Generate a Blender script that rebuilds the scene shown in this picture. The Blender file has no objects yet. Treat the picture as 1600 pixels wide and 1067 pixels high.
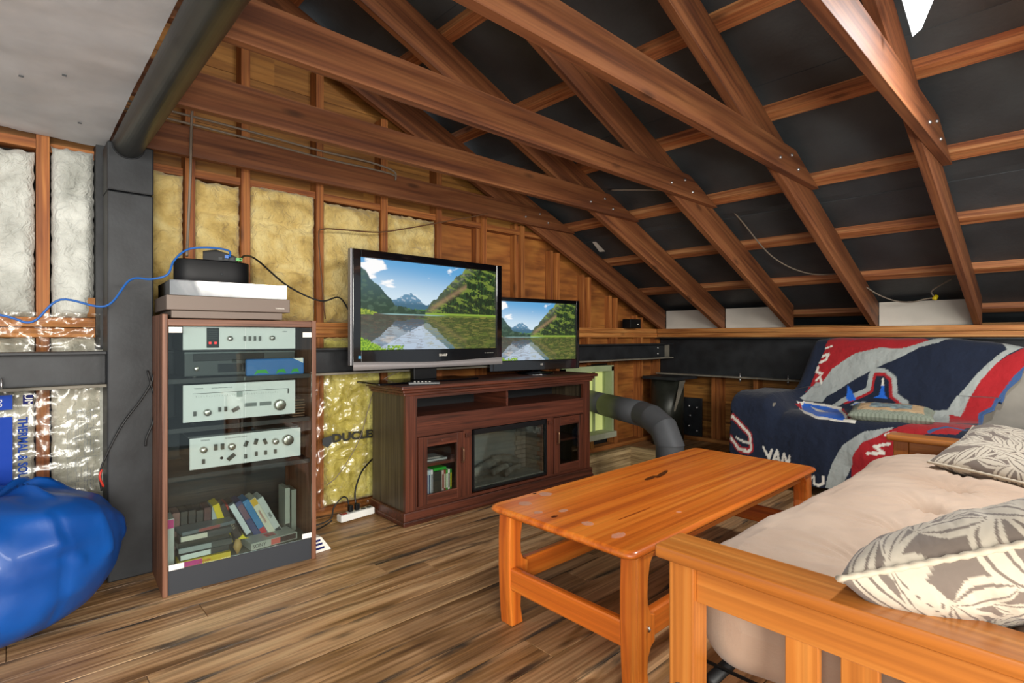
import bpy, bmesh, math, random
from mathutils import Vector, Matrix, noise
R = random.Random(7)
S = bpy.context.scene
COL = S.collection
PI = math.pi

# ------------------------------------------------------------------ camera, world, light, exposure
cam = bpy.data.cameras.new('camera'); cam.sensor_width = 36; cam.lens = 18.9
cam.shift_y = -6.5/1600; cam.clip_start = 0.02
co = bpy.data.objects.new('camera', cam); COL.objects.link(co)
co.location = (0, 0, 1.0); co.rotation_euler = (PI/2, 0, -math.atan2(.6807, .7325))
S.camera = co
S.view_settings.view_transform = 'Standard'; S.view_settings.look = 'None'
S.view_settings.gamma = 1; S.view_settings.use_curve_mapping = False
S.view_settings.exposure = 0.0
w = bpy.data.worlds.new('world'); S.world = w; w.use_nodes = True
w.node_tree.nodes['Background'].inputs[0].default_value = (0.80, 0.86, 0.92, 1)
w.node_tree.nodes['Background'].inputs[1].default_value = 0.75

def area(name, loc, target, sx, sy, power, col):
    l = bpy.data.lights.new(name, 'AREA'); l.shape = 'RECTANGLE'; l.size = sx; l.size_y = sy
    l.energy = power; l.color = col
    o = bpy.data.objects.new(name, l); COL.objects.link(o); o.location = loc
    o.rotation_euler = (Vector(target)-Vector(loc)).to_track_quat('-Z', 'Y').to_euler()
    return o
# soft fill lights added out of view, behind and left of the camera
area('loft_fill', (-0.9, -2.6, 1.55), (1.9, 2.6, 1.0), 2.2, 0.7, 135, (1.0, .95, .87))
area('loft_fill', (-1.9, -0.6, 1.45), (1.8, 3.0, 1.2), 1.2, 0.8, 36, (1.0, .97, .93))
area('loft_fill', (1.8, -2.3, 1.9), (4.0, 1.6, 0.8), 1.6, 0.5, 95, (1.0, .96, .90))
area('low_fill', (-0.3, -1.9, 0.4), (1.7, 1.8, 3.0), 1.6, 0.4, 85, (1.0, .95, .86))  # added low fill aimed up at the tie undersides, no lamp stands there

# ------------------------------------------------------------------ helpers
def lin(h):
    h = h.lstrip('#'); c = [int(h[i:i+2], 16)/255 for i in (0, 2, 4)]
    return tuple((x/12.92 if x <= .04045 else ((x+.055)/1.055)**2.4) for x in c)
def newmat(name):
    m = bpy.data.materials.new(name); m.use_nodes = True
    nt = m.node_tree; return m, nt, nt.nodes['Principled BSDF']
def N(nt, t, **k):
    n = nt.nodes.new(t)
    for a, b in k.items():
        if a.startswith('i_'): n.inputs[a[2:].replace('_', ' ')].default_value = b
        else: setattr(n, a, b)
    return n
def ramp(nt, stops):
    r = nt.nodes.new('ShaderNodeValToRGB'); e = r.color_ramp.elements
    while len(e) > 1: e.remove(e[-1])
    e[0].position = stops[0][0]; e[0].color = (*lin(stops[0][1]), 1)
    for p, c in stops[1:]:
        x = e.new(p); x.color = (*lin(c), 1)
    return r
def coords(nt, scale, rnd=True):
    """object coordinates, shifted per object"""
    tc = N(nt, 'ShaderNodeTexCoord'); mp = N(nt, 'ShaderNodeMapping'); mp.inputs['Scale'].default_value = scale
    if rnd:
        oi = N(nt, 'ShaderNodeObjectInfo'); mu = N(nt, 'ShaderNodeMath', operation='MULTIPLY'); mu.inputs[1].default_value = 37.0
        nt.links.new(oi.outputs['Random'], mu.inputs[0])
        ad = N(nt, 'ShaderNodeVectorMath', operation='ADD')
        nt.links.new(tc.outputs['Object'], ad.inputs[0]); nt.links.new(mu.outputs[0], ad.inputs[1])
        nt.links.new(ad.outputs[0], mp.inputs['Vector'])
    else:
        nt.links.new(tc.outputs['Object'], mp.inputs['Vector'])
    return mp
def bumpto(nt, p, src, st, dist=.01):
    b = N(nt, 'ShaderNodeBump'); b.inputs['Strength'].default_value = st; b.inputs['Distance'].default_value = dist
    nt.links.new(src, b.inputs['Height']); nt.links.new(b.outputs[0], p.inputs['Normal'])
def wood(name, dark, mid, light, rough=.6, sx=1.2, sy=22, vary=.25, coat=0, bump=.15, knots=True, fine=.6):
    m, nt, p = newmat(name)
    mp = coords(nt, (sx, sy, sy))
    n1 = N(nt, 'ShaderNodeTexNoise'); n1.inputs['Scale'].default_value = 1.6; n1.inputs['Detail'].default_value = 5
    n1.inputs['Distortion'].default_value = .6
    nt.links.new(mp.outputs[0], n1.inputs['Vector'])
    r = ramp(nt, [(.30, dark), (.48, mid), (.70, light)])
    nt.links.new(n1.outputs['Fac'], r.inputs[0])
    # broad tone change per piece
    oi = N(nt, 'ShaderNodeObjectInfo')
    mg = coords(nt, (sx*1.3, sy*6, sy*6)); n3 = N(nt, 'ShaderNodeTexNoise'); n3.inputs['Scale'].default_value = 1.0; n3.inputs['Detail'].default_value = 3
    nt.links.new(mg.outputs[0], n3.inputs['Vector']); gr = ramp(nt, [(.36, 'a4978c'), (.58, 'ffffff')]); nt.links.new(n3.outputs['Fac'], gr.inputs[0])
    mm = N(nt, 'ShaderNodeMix', data_type='RGBA', blend_type='MULTIPLY'); mm.inputs[0].default_value = fine; nt.links.new(r.outputs[0], mm.inputs[6]); nt.links.new(gr.outputs[0], mm.inputs[7])
    hs = N(nt, 'ShaderNodeHueSaturation')
    mr = N(nt, 'ShaderNodeMapRange'); mr.inputs['To Min'].default_value = 1-vary; mr.inputs['To Max'].default_value = 1+vary
    nt.links.new(oi.outputs['Random'], mr.inputs['Value']); nt.links.new(mr.outputs[0], hs.inputs['Value'])
    nt.links.new(mm.outputs[2], hs.inputs['Color'])
    out = hs.outputs[0]
    if knots:
        mk = coords(nt, (2.2, 7, 7)); v = N(nt, 'ShaderNodeTexVoronoi'); v.inputs['Scale'].default_value = 1.0
        nt.links.new(mk.outputs[0], v.inputs['Vector'])
        kr = ramp(nt, [(.05, '000000'), (.13, 'ffffff')]); nt.links.new(v.outputs['Distance'], kr.inputs[0])
        mx = N(nt, 'ShaderNodeMix', data_type='RGBA', blend_type='MULTIPLY'); mx.inputs[0].default_value = .55
        nt.links.new(out, mx.inputs[6]); nt.links.new(kr.outputs[0], mx.inputs[7]); out = mx.outputs[2]
    nt.links.new(out, p.inputs['Base Color'])
    p.inputs['Roughness'].default_value = rough
    p.inputs['Coat Weight'].default_value = coat; p.inputs['Coat Roughness'].default_value = .18
    bumpto(nt, p, n1.outputs['Fac'], bump, .004)
    return m
def mottled(name, stops, scale=6, rough=.7, metal=0, detail=4, bump=0, bscale=None, spec=.5, sheen=0, coat=0, rnd=True):
    m, nt, p = newmat(name)
    mp = coords(nt, (1, 1, 1), rnd)
    n1 = N(nt, 'ShaderNodeTexNoise'); n1.inputs['Scale'].default_value = scale; n1.inputs['Detail'].default_value = detail
    nt.links.new(mp.outputs[0], n1.inputs['Vector'])
    r = ramp(nt, stops); nt.links.new(n1.outputs['Fac'], r.inputs[0]); nt.links.new(r.outputs[0], p.inputs['Base Color'])
    p.inputs['Roughness'].default_value = rough; p.inputs['Metallic'].default_value = metal
    p.inputs['Specular IOR Level'].default_value = spec; p.inputs['Sheen Weight'].default_value = sheen
    p.inputs['Coat Weight'].default_value = coat
    if bump:
        n2 = N(nt, 'ShaderNodeTexNoise'); n2.inputs['Scale'].default_value = bscale or scale*4; n2.inputs['Detail'].default_value = 6
        nt.links.new(mp.outputs[0], n2.inputs['Vector']); bumpto(nt, p, n2.outputs['Fac'], bump)
    return m
def plain(name, c, rough=.5, metal=0, spec=.5, coat=0):
    m, nt, p = newmat(name)
    n1 = N(nt, 'ShaderNodeTexNoise'); n1.inputs['Scale'].default_value = 25
    r = N(nt, 'ShaderNodeMapRange'); r.inputs['To Min'].default_value = max(0, rough-.05); r.inputs['To Max'].default_value = min(1, rough+.05)
    nt.links.new(n1.outputs['Fac'], r.inputs['Value']); nt.links.new(r.outputs[0], p.inputs['Roughness'])
    p.inputs['Base Color'].default_value = (*lin(c), 1); p.inputs['Metallic'].default_value = metal
    p.inputs['Specular IOR Level'].default_value = spec; p.inputs['Coat Weight'].default_value = coat
    return m
def emis(name, c, s):
    m, nt, p = newmat(name); p.inputs['Base Color'].default_value = (*lin(c), 1)
    p.inputs['Emission Color'].default_value = (*lin(c), 1); p.inputs['Emission Strength'].default_value = s
    return m
def glassy(name, tint, mixf, rough=.03, body='303838', metal=1, bumps=0, bscale=8):
    """thin clear sheet: mostly see-through, with gloss"""
    m, nt, p = newmat(name)
    p.inputs['Base Color'].default_value = (*lin(body), 1); p.inputs['Roughness'].default_value = rough; p.inputs['Metallic'].default_value = metal
    t = N(nt, 'ShaderNodeBsdfTransparent'); t.inputs[0].default_value = (*lin(tint), 1)
    mx = N(nt, 'ShaderNodeMixShader'); out = nt.nodes['Material Output']
    lw = N(nt, 'ShaderNodeLayerWeight'); lw.inputs['Blend'].default_value = .35
    mr = N(nt, 'ShaderNodeMapRange'); mr.inputs['To Min'].default_value = mixf; mr.inputs['To Max'].default_value = min(1, mixf+.6)
    nt.links.new(lw.outputs['Fresnel'], mr.inputs['Value']); nt.links.new(mr.outputs[0], mx.inputs[0])
    nt.links.new(t.outputs[0], mx.inputs[1]); nt.links.new(p.outputs[0], mx.inputs[2]); nt.links.new(mx.outputs[0], out.inputs[0])
    if bumps:
        mp = coords(nt, (1, 1, 1)); n2 = N(nt, 'ShaderNodeTexNoise'); n2.inputs['Scale'].default_value = bscale
        n2.inputs['Detail'].default_value = 3; n2.inputs['Distortion'].default_value = 1.5
        nt.links.new(mp.outputs[0], n2.inputs['Vector']); bumpto(nt, p, n2.outputs['Fac'], bumps, .02)
        b = [n for n in nt.nodes if n.type == 'BUMP'][0]; nt.links.new(b.outputs[0], lw.inputs['Normal'])
    return m
def vcol(name, rough=.9, emit=0, sheen=0, bump=0):
    m, nt, p = newmat(name); a = N(nt, 'ShaderNodeVertexColor', layer_name='Col')
    if emit:
        p.inputs['Base Color'].default_value = (.01, .01, .01, 1)
        nt.links.new(a.outputs[0], p.inputs['Emission Color']); p.inputs['Emission Strength'].default_value = emit
    else: nt.links.new(a.outputs[0], p.inputs['Base Color'])
    p.inputs['Roughness'].default_value = rough; p.inputs['Sheen Weight'].default_value = sheen
    if bump:
        n2 = N(nt, 'ShaderNodeTexNoise'); n2.inputs['Scale'].default_value = 60; n2.inputs['Detail'].default_value = 5
        tc = N(nt, 'ShaderNodeTexCoord'); nt.links.new(tc.outputs['Object'], n2.inputs['Vector']); bumpto(nt, p, n2.outputs['Fac'], bump)
    return m

def link(name, me, mat=None, parent=None, loc=(0, 0, 0), rot=None, smooth=False, bevel=0, label=None):
    o = bpy.data.objects.new(name, me); COL.objects.link(o)
    if mat: me.materials.append(mat)
    o.location = loc
    if rot is not None: o.rotation_euler = rot
    if parent: o.parent = parent
    if smooth:
        for p in me.polygons: p.use_smooth = True
    if bevel:
        b = o.modifiers.new('bevel', 'BEVEL'); b.width = bevel; b.segments = 2; b.limit_method = 'ANGLE'
    if label: o['label'] = label
    return o
def mesh(name, v, f):
    me = bpy.data.meshes.new(name); me.from_pydata([tuple(x) for x in v], [], f); me.update(); return me
def tag(o, label, cat, group=None):
    o['label'] = label; o['category'] = cat
    if group: o['group'] = group
    return o
def struct(o): o['kind'] = 'structure'; return o
def thing(name, label, cat, loc=(0, 0, 0), rz=0, group=None):
    o = bpy.data.objects.new(name, None); COL.objects.link(o); o.empty_display_size = .1
    o.location = loc; o.rotation_euler = (0, 0, rz); return tag(o, label, cat, group)
def boxv(x0, x1, y0, y1, z0, z1):
    v = [(x0,y0,z0),(x1,y0,z0),(x1,y1,z0),(x0,y1,z0),(x0,y0,z1),(x1,y0,z1),(x1,y1,z1),(x0,y1,z1)]
    return v, [(0,3,2,1),(4,5,6,7),(0,1,5,4),(1,2,6,5),(2,3,7,6),(3,0,4,7)]
def box(name, x0, x1, y0, y1, z0, z1, mat, parent=None, bevel=0, long=None, label=None, rot=None):
    """box with its own origin at its centre; local X along its longest side (grain)"""
    c = ((x0+x1)/2, (y0+y1)/2, (z0+z1)/2); d = (abs(x1-x0), abs(y1-y0), abs(z1-z0))
    k = d.index(max(d)) if long is None else long
    if rot is not None or k == 0:
        v, f = boxv(-d[0]/2, d[0]/2, -d[1]/2, d[1]/2, -d[2]/2, d[2]/2); r = rot
    elif k == 1:
        v, f = boxv(-d[1]/2, d[1]/2, -d[0]/2, d[0]/2, -d[2]/2, d[2]/2); r = (0, 0, PI/2)
    else:
        v, f = boxv(-d[2]/2, d[2]/2, -d[1]/2, d[1]/2, -d[0]/2, d[0]/2); r = (0, -PI/2, 0)
    return link(name, mesh(name, v, f), mat, parent, c, r, bevel=bevel, label=label)
def multi(name, boxes, mat, parent=None, bevel=0, label=None, loc=(0, 0, 0), rot=None):
    v = []; f = []
    for b in boxes:
        a, g = boxv(*b); n = len(v); v += a; f += [tuple(i+n for i in q) for q in g]
    return link(name, mesh(name, v, f), mat, parent, loc, rot, bevel=bevel, label=label)
def prism(name, poly, y0, y1, mat, parent=None, axis='y', ang=0, origin=None, bevel=0, label=None, smooth=False):
    """poly in the XZ plane (axis y) extruded y0..y1; local X turned by ang in XZ. axis 'x': poly in YZ extruded in x"""
    o = origin or (sum(p[0] for p in poly)/len(poly), sum(p[1] for p in poly)/len(poly))
    ca, sa = math.cos(ang), math.sin(ang); L = []
    for a, z in poly:
        a -= o[0]; z -= o[1]; L.append((a*ca+z*sa, -a*sa+z*ca))
    ym = (y0+y1)/2; h = (y1-y0)/2; n = len(L)
    v = [(a, -h, z) for a, z in L]+[(a, h, z) for a, z in L]
    ar = sum(L[i][0]*L[(i+1) % n][1]-L[(i+1) % n][0]*L[i][1] for i in range(n))
    f = [tuple(range(n)), tuple(range(2*n-1, n-1, -1))]+[(i, i+n, (i+1) % n+n, (i+1) % n) for i in range(n)]
    if ar < 0: f = [tuple(reversed(q)) for q in f]
    me = mesh(name, v, f)
    if axis == 'y': return link(name, me, mat, parent, (o[0], ym, o[1]), (0, -ang, 0), bevel=bevel, label=label)
    # x axis: local X -> world Y
    ob = link(name, me, mat, parent, (ym, o[0], o[1]), None, bevel=bevel, label=label)
    ob.rotation_mode = 'QUATERNION'
    ob.rotation_quaternion = (Matrix.Rotation(PI/2, 3, 'Z') @ Matrix.Rotation(-ang, 3, 'Y')).to_quaternion()
    return ob
def lathe(name, prof, mat, parent=None, seg=24, loc=(0, 0, 0), rot=None, label=None, smooth=True, cap=True):
    v = []; f = []; n = len(prof)
    for i in range(seg):
        a = 2*PI*i/seg
        for r, z in prof: v.append((r*math.cos(a), r*math.sin(a), z))
    for i in range(seg):
        j = (i+1) % seg
        for k in range(n-1): f.append((i*n+k, j*n+k, j*n+k+1, i*n+k+1))
    if cap:
        f.append(tuple(i*n for i in reversed(range(seg)))); f.append(tuple(i*n+n-1 for i in range(seg)))
    o = link(name, mesh(name, v, f), mat, parent, loc, rot, label=label)
    if smooth:
        for p in o.data.polygons: p.use_smooth = len(p.vertices) == 4
    return o
def spline(pts, n=8):
    P = [Vector(p) for p in pts]; P = [P[0]*2-P[1]]+P+[P[-1]*2-P[-2]]; out = []
    for i in range(1, len(P)-2):
        a, b, c, d = P[i-1:i+3]
        for k in range(n):
            t = k/n; out.append(.5*((2*b)+(c-a)*t+(2*a-5*b+4*c-d)*t*t+(3*b-a-3*c+d)*t**3))
    out.append(P[-2]); return out
def tubemesh(name, pts, r, seg=8):
    v = []; f = []; n = len(pts); up = Vector((0, 0, 1))
    rr = r if isinstance(r, (list, tuple)) else [r]*n
    prev = None
    for i, p in enumerate(pts):
        p = Vector(p); t = (Vector(pts[min(i+1, n-1)])-Vector(pts[max(i-1, 0)])).normalized()
        if prev is None:
            a = t.cross(up if abs(t.z) < .9 else Vector((1, 0, 0))).normalized()
        else: a = (prev-t*prev.dot(t)).normalized()
        prev = a; b = t.cross(a)
        for k in range(seg):
            q = 2*PI*k/seg; v.append(p+(a*math.cos(q)+b*math.sin(q))*rr[i])
    for i in range(n-1):
        for k in range(seg):
            l = (k+1) % seg; f.append((i*seg+k, i*seg+l, (i+1)*seg+l, (i+1)*seg+k))
    f.append(tuple(reversed(range(seg)))); f.append(tuple((n-1)*seg+k for k in range(seg)))
    return mesh(name, v, f)
def tube(name, pts, r, mat, parent=None, seg=8, smooth=True, label=None, sp=0):
    if sp: pts = spline(pts, sp)
    return link(name, tubemesh(name, pts, r, seg), mat, parent, smooth=smooth, label=label)
def grid(name, nu, nv, fn, mat, parent=None, smooth=True, closed_u=False, label=None, loc=(0, 0, 0), rot=None, col=None, flip=False):
    v = [fn(i/(nu-1), j/(nv-1)) for i in range(nu) for j in range(nv)]
    f = [(i*nv+j, (i+1)*nv+j, (i+1)*nv+j+1, i*nv+j+1) for i in range(nu-1) for j in range(nv-1)]
    if flip: f = [tuple(reversed(q)) for q in f]
    me = mesh(name, v, f); o = link(name, me, mat, parent, loc, rot, smooth=smooth, label=label)
    if col:
        ca = me.color_attributes.new('Col', 'FLOAT_COLOR', 'POINT')
        d = []
        for i in range(nu):
            for j in range(nv): d += [*col(i/(nu-1), j/(nv-1)), 1]
        ca.data.foreach_set('color', d)
    return o
def text(s, size, mat, parent, loc, rot, ext=.0006, name='lettering', label=None, sx=1, align='CENTER', off=0):
    c = bpy.data.curves.new(name, 'FONT'); c.body = s; c.size = size; c.extrude = ext; c.align_x = align; c.align_y = 'CENTER'
    c.resolution_u = 3; c.offset = off
    t = bpy.data.objects.new('tmp', c); COL.objects.link(t)
    me = bpy.data.meshes.new_from_object(t.evaluated_get(bpy.context.evaluated_depsgraph_get()))
    bpy.data.objects.remove(t)
    me.materials.clear()
    for v in me.vertices: v.co.x *= sx
    return link(name, me, mat, parent, loc, rot, label=label)
def sm(a, b, x):
    t = max(0, min(1, (x-a)/(b-a))); return t*t*(3-2*t)
def fbm(x, y, z=0, o=4): return noise.fractal(Vector((x, y, z)), 1.0, 2.0, o)
def lerp(a, b, t): return a+(b-a)*t
def inpoly(x, y, P):
    c = False; n = len(P); j = n-1
    for i in range(n):
        a, b = P[i]; e, d = P[j]
        if (b > y) != (d > y) and x < (e-a)*(y-b)/(d-b)+a: c = not c
        j = i
    return c

# ------------------------------------------------------------------ materials
M = {}
M['tie'] = wood('fir_reddish', '60361f', '7c4a2a', '925e38', .6, sx=.8, sy=13, vary=.09, knots=True)
M['stud'] = wood('fir_stud', '7a401a', '9c5c28', 'b4763a', .65, vary=.15)
M['plate'] = wood('fir_plate', '8a5022', 'bd7a3c', 'd39a58', .6, vary=.1)
M['plank_wall'] = wood('sheathing_pine', '74481a', '9a672a', 'b27e3c', .6, sx=1.0, sy=8, vary=.12)
M['ply'] = wood('orange_plywood', '7e481e', '9e6028', 'b07434', .6, sx=2.0, sy=5, vary=.10, knots=False)
M['purlin'] = wood('fir_purlin', '7c4424', 'a8683c', 'c08a58', .65, vary=.12)
M['table'] = wood('orange_pine', 'b0541a', 'd06c20', 'dd8430', .33, sx=.5, sy=18, vary=.04, coat=.35, bump=.05, knots=False, fine=.3)
M['futon'] = wood('honey_pine', '98541e', 'b46c2a', 'c6823c', .33, sx=.5, sy=16, vary=.05, coat=.3, bump=.05, knots=False, fine=.3)
M['cherry'] = wood('dark_cherry', '331a10', '52291a', '673624', .42, sx=1.2, sy=30, vary=.06, bump=.05, knots=False)
M['cherry_side'] = wood('grey_brown_veneer', '2c241a', '4a4030', '5f5440', .5, sx=1.2, sy=34, vary=.05, knots=False)
M['walnut'] = wood('walnut_veneer', '5a3420', '7c5038', '946850', .5, sx=1.2, sy=24, vary=.05, knots=False)
M['oldwood'] = wood('pale_weathered', '7a6444', 'a58c62', 'c4ab80', .7)
M['paper'] = mottled('black_roofing_felt', [(.3, '303437'), (.7, '444a4d')], 3, .5, bump=.15, bscale=60)
M['steel'] = mottled('black_painted_steel', [(.3, '15171a'), (.7, '282b2e')], 9, .5, .1, bump=.05, bscale=70)
M['steelpipe'] = mottled('grey_black_steel', [(.3, '23251f'), (.7, '3f4139')], 5, .38, .4, bump=.05, bscale=30)
M['flange'] = mottled('dusty_flange', [(.3, '5a564c'), (.7, '8a8476')], 5, .7)
M['duct'] = mottled('dark_duct', [(.3, '46484a'), (.7, '5a5c5e')], 4, .5, .15)
M['chrome'] = plain('zinc', 'c8c8c8', .3, .9)
M['black'] = plain('black_plastic', '0b0c0e', .5, spec=.3)
M['glossblack'] = plain('gloss_black', '06070a', .12, coat=.5)
M['rubber'] = plain('black_rubber', '111111', .7)
M['white'] = plain('white_paint', 'dcdcd6', .6)
M['label'] = plain('white_sticker', 'e8e4da', .6)
M['silver'] = plain('silver_face', 'dedede', .45, 0)
M['lever'] = plain('dark_lever', '4a4844', .35, .5)
M['knob'] = plain('machined_knob', 'b4b0a8', .25, .9)
M['brownmetal'] = plain('brown_grey_metal', '685a50', .45, .2)
M['print'] = plain('dark_print', '34383a', .6)
M['void'] = plain('dark_void', '0a0908', .9)
M['sheet'] = mottled('white_poly_sheet', [(.3, 'b4b8bc'), (.7, 'd0d2d4')], 4, .55, bump=.35, bscale=5)
M['glass'] = glassy('smoked_glass', 'eef4f2', .03, .02, 'c8d0d0')
M['glass2'] = glassy('clear_door_glass', 'f4f6f4', .03, .03, 'c8c8c8')
M['glass_fire'] = glassy('fire_glass', 'e8ecea', .05, .04, 'c0c8c6')
M['plastic'] = glassy('clear_poly_wrap', 'f8f5ee', .07, .20, 'f4f4f0', bumps=.45, bscale=6)
M['cover'] = glassy('smoky_acrylic', '9c9c9c', .62, .10, 'd8d6d2', bumps=.04, bscale=4)
M['board_white'] = mottled('white_foam_board', [(.3, 'cfcbc0'), (.7, 'e2ded2')], 4, .8)
M['wire_blue'] = plain('blue_cable', '1f5fae', .45)
M['wire_grey'] = plain('grey_cable', '7a6e60', .6)
M['wire_black'] = plain('black_cable', '141414', .5)
M['green'] = plain('green_plastic', '1f9a2c', .35)

def insul(name, a, b, c):
    m, nt, p = newmat(name); mp = coords(nt, (1, 1, 1))
    n1 = N(nt, 'ShaderNodeTexNoise'); n1.inputs['Scale'].default_value = 6; n1.inputs['Detail'].default_value = 7; n1.inputs['Distortion'].default_value = .8
    nt.links.new(mp.outputs[0], n1.inputs['Vector'])
    r = ramp(nt, [(.30, a), (.48, b), (.70, c)]); nt.links.new(n1.outputs['Fac'], r.inputs[0]); nt.links.new(r.outputs[0], p.inputs['Base Color'])
    p.inputs['Roughness'].default_value = .95; p.inputs['Sheen Weight'].default_value = .3; p.inputs['Specular IOR Level'].default_value = .1
    n2 = N(nt, 'ShaderNodeTexNoise'); n2.inputs['Scale'].default_value = 28; n2.inputs['Detail'].default_value = 8; n2.inputs['Distortion'].default_value = 1.2
    nt.links.new(mp.outputs[0], n2.inputs['Vector']); bumpto(nt, p, n2.outputs['Fac'], .8, .02)
    return m
M['wool_y'] = insul('yellow_glass_wool', '967c44', 'c8ae6c', 'dccb90')
M['wool_y2'] = insul('lemon_glass_wool', 'b4a850', 'd6cc72', 'e4de96')
M['wool_w'] = insul('white_glass_wool', 'a4a69e', 'c4c6be', 'd8dad2')

# ------------------------------------------------------------------ floor
def floor_mat():
    m, nt, p = newmat('stained_floor_pine')
    mp = coords(nt, (1.0, 9, 9))
    n1 = N(nt, 'ShaderNodeTexNoise'); n1.inputs['Scale'].default_value = 1.6; n1.inputs['Detail'].default_value = 6; n1.inputs['Distortion'].default_value = .9
    nt.links.new(mp.outputs[0], n1.inputs['Vector'])
    r = ramp(nt, [(.25, '6a4a2c'), (.38, '9c7448'), (.52, 'c0966a'), (.75, 'd6b486')]); nt.links.new(n1.outputs['Fac'], r.inputs[0])
    # black stain along the plank edges and in streaks
    tc = N(nt, 'ShaderNodeTexCoord'); sx = N(nt, 'ShaderNodeSeparateXYZ'); nt.links.new(tc.outputs['Object'], sx.inputs[0])
    ab = N(nt, 'ShaderNodeMath', operation='ABSOLUTE'); nt.links.new(sx.outputs['Y'], ab.inputs[0])
    mp2 = coords(nt, (1.6, 9, 9)); n2 = N(nt, 'ShaderNodeTexNoise'); n2.inputs['Scale'].default_value = 1.5; n2.inputs['Detail'].default_value = 5; n2.inputs['Distortion'].default_value = .5
    nt.links.new(mp2.outputs[0], n2.inputs['Vector'])
    a = N(nt, 'ShaderNodeMath', operation='MULTIPLY_ADD'); a.inputs[1].default_value = 5.5; nt.links.new(ab.outputs[0], a.inputs[0]); nt.links.new(n2.outputs['Fac'], a.inputs[2])
    r2 = ramp(nt, [(.80, '000000'), (.93, 'ffffff')]); nt.links.new(a.outputs[0], r2.inputs[0])
    mg = coords(nt, (2.0, 70, 70)); n3 = N(nt, 'ShaderNodeTexNoise'); n3.inputs['Scale'].default_value = 1.0; n3.inputs['Detail'].default_value = 4
    nt.links.new(mg.outputs[0], n3.inputs['Vector']); gr = ramp(nt, [(.35, 'a89c90'), (.6, 'ffffff')]); nt.links.new(n3.outputs['Fac'], gr.inputs[0])
    mm = N(nt, 'ShaderNodeMix', data_type='RGBA', blend_type='MULTIPLY'); mm.inputs[0].default_value = .8; nt.links.new(r.outputs[0], mm.inputs[6]); nt.links.new(gr.outputs[0], mm.inputs[7])
    mx = N(nt, 'ShaderNodeMix', data_type='RGBA'); nt.links.new(r2.outputs[0], mx.inputs[0]); nt.links.new(mm.outputs[2], mx.inputs[6]); mx.inputs[7].default_value = (*lin('463a2e'), 1)
    mk = coords(nt, (2.6, 8, 8)); v = N(nt, 'ShaderNodeTexVoronoi'); v.inputs['Scale'].default_value = 1.0; nt.links.new(mk.outputs[0], v.inputs['Vector'])
    kr = ramp(nt, [(.04, '2a1a0c'), (.16, 'ffffff')]); nt.links.new(v.outputs['Distance'], kr.inputs[0])
    m2 = N(nt, 'ShaderNodeMix', data_type='RGBA', blend_type='MULTIPLY'); m2.inputs[0].default_value = .6
    nt.links.new(mx.outputs[2], m2.inputs[6]); nt.links.new(kr.outputs[0], m2.inputs[7])
    hs = N(nt, 'ShaderNodeHueSaturation'); oi = N(nt, 'ShaderNodeObjectInfo'); mr = N(nt, 'ShaderNodeMapRange'); mr.inputs['To Min'].default_value = .82; mr.inputs['To Max'].default_value = 1.12
    nt.links.new(oi.outputs['Random'], mr.inputs['Value']); nt.links.new(mr.outputs[0], hs.inputs['Value']); nt.links.new(m2.outputs[2], hs.inputs['Color'])
    nt.links.new(hs.outputs[0], p.inputs['Base Color']); p.inputs['Roughness'].default_value = .42
    bumpto(nt, p, n1.outputs['Fac'], .12, .004); return m
M['floor'] = floor_mat()
PX0, PX1, PY0, PY1 = 3.08, 4.02, 1.775, 2.78          # hatch opening in the floor
fl = struct(multi('floor', [(-1.8, PX0, -1.0, 3.05, -.06, -.014), (PX1, 5.1, -1.0, 3.05, -.06, -.014),
                            (PX0, PX1, -1.0, PY0, -.06, -.014), (PX0, PX1, PY1, 3.05, -.06, -.014)], M['void']))
pw = .1256
rows = 30
for r in range(rows):
    y0 = -.737+r*pw
    y1 = y0+pw
    x = -1.7-R.random()*1.2
    while x < 5.0:
        L = R.uniform(1.3, 2.5); a, b = max(x, -1.7), min(x+L, 5.0); x += L
        if b-a < .05: continue
        segs = [(a, b)]
        if y0+pw*.5 > PY0 and y0+pw*.5 < PY1: segs = [(a, min(b, PX0)), (max(a, PX1), b)]
        for s0, s1 in segs:
            if s1-s0 < .04: continue
            box('plank', s0+.0008, s1-.0008, y0+.0012, y1-.0012, -.014, -R.random()*.0008, M['floor'], fl, bevel=.0015, long=0)
# hatch lining
for b in [(PX0-.02, PX1+.02, PY1-.005, PY1+.03, -.5, .012), (PX1-.005, PX1+.03, PY0, PY1, -.5, .012),
          (PX0-.03, PX0+.005, PY0, PY1, -.5, .012), (PX0-.02, PX1+.02, PY0-.03, PY0+.005, -.5, .012)]:
    box('hatch_board', *b, M['oldwood'], fl)
box('hatch_rim', PX0-.03, PX1+.04, PY1, PY1+.045, .012, .03, M['oldwood'], fl)
box('hatch_rim', PX1, PX1+.045, PY0, PY1, .012, .03, M['oldwood'], fl)
box('hatch_bottom', PX0, PX1, PY0, PY1, -.52, -.5, M['oldwood'], fl)

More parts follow.
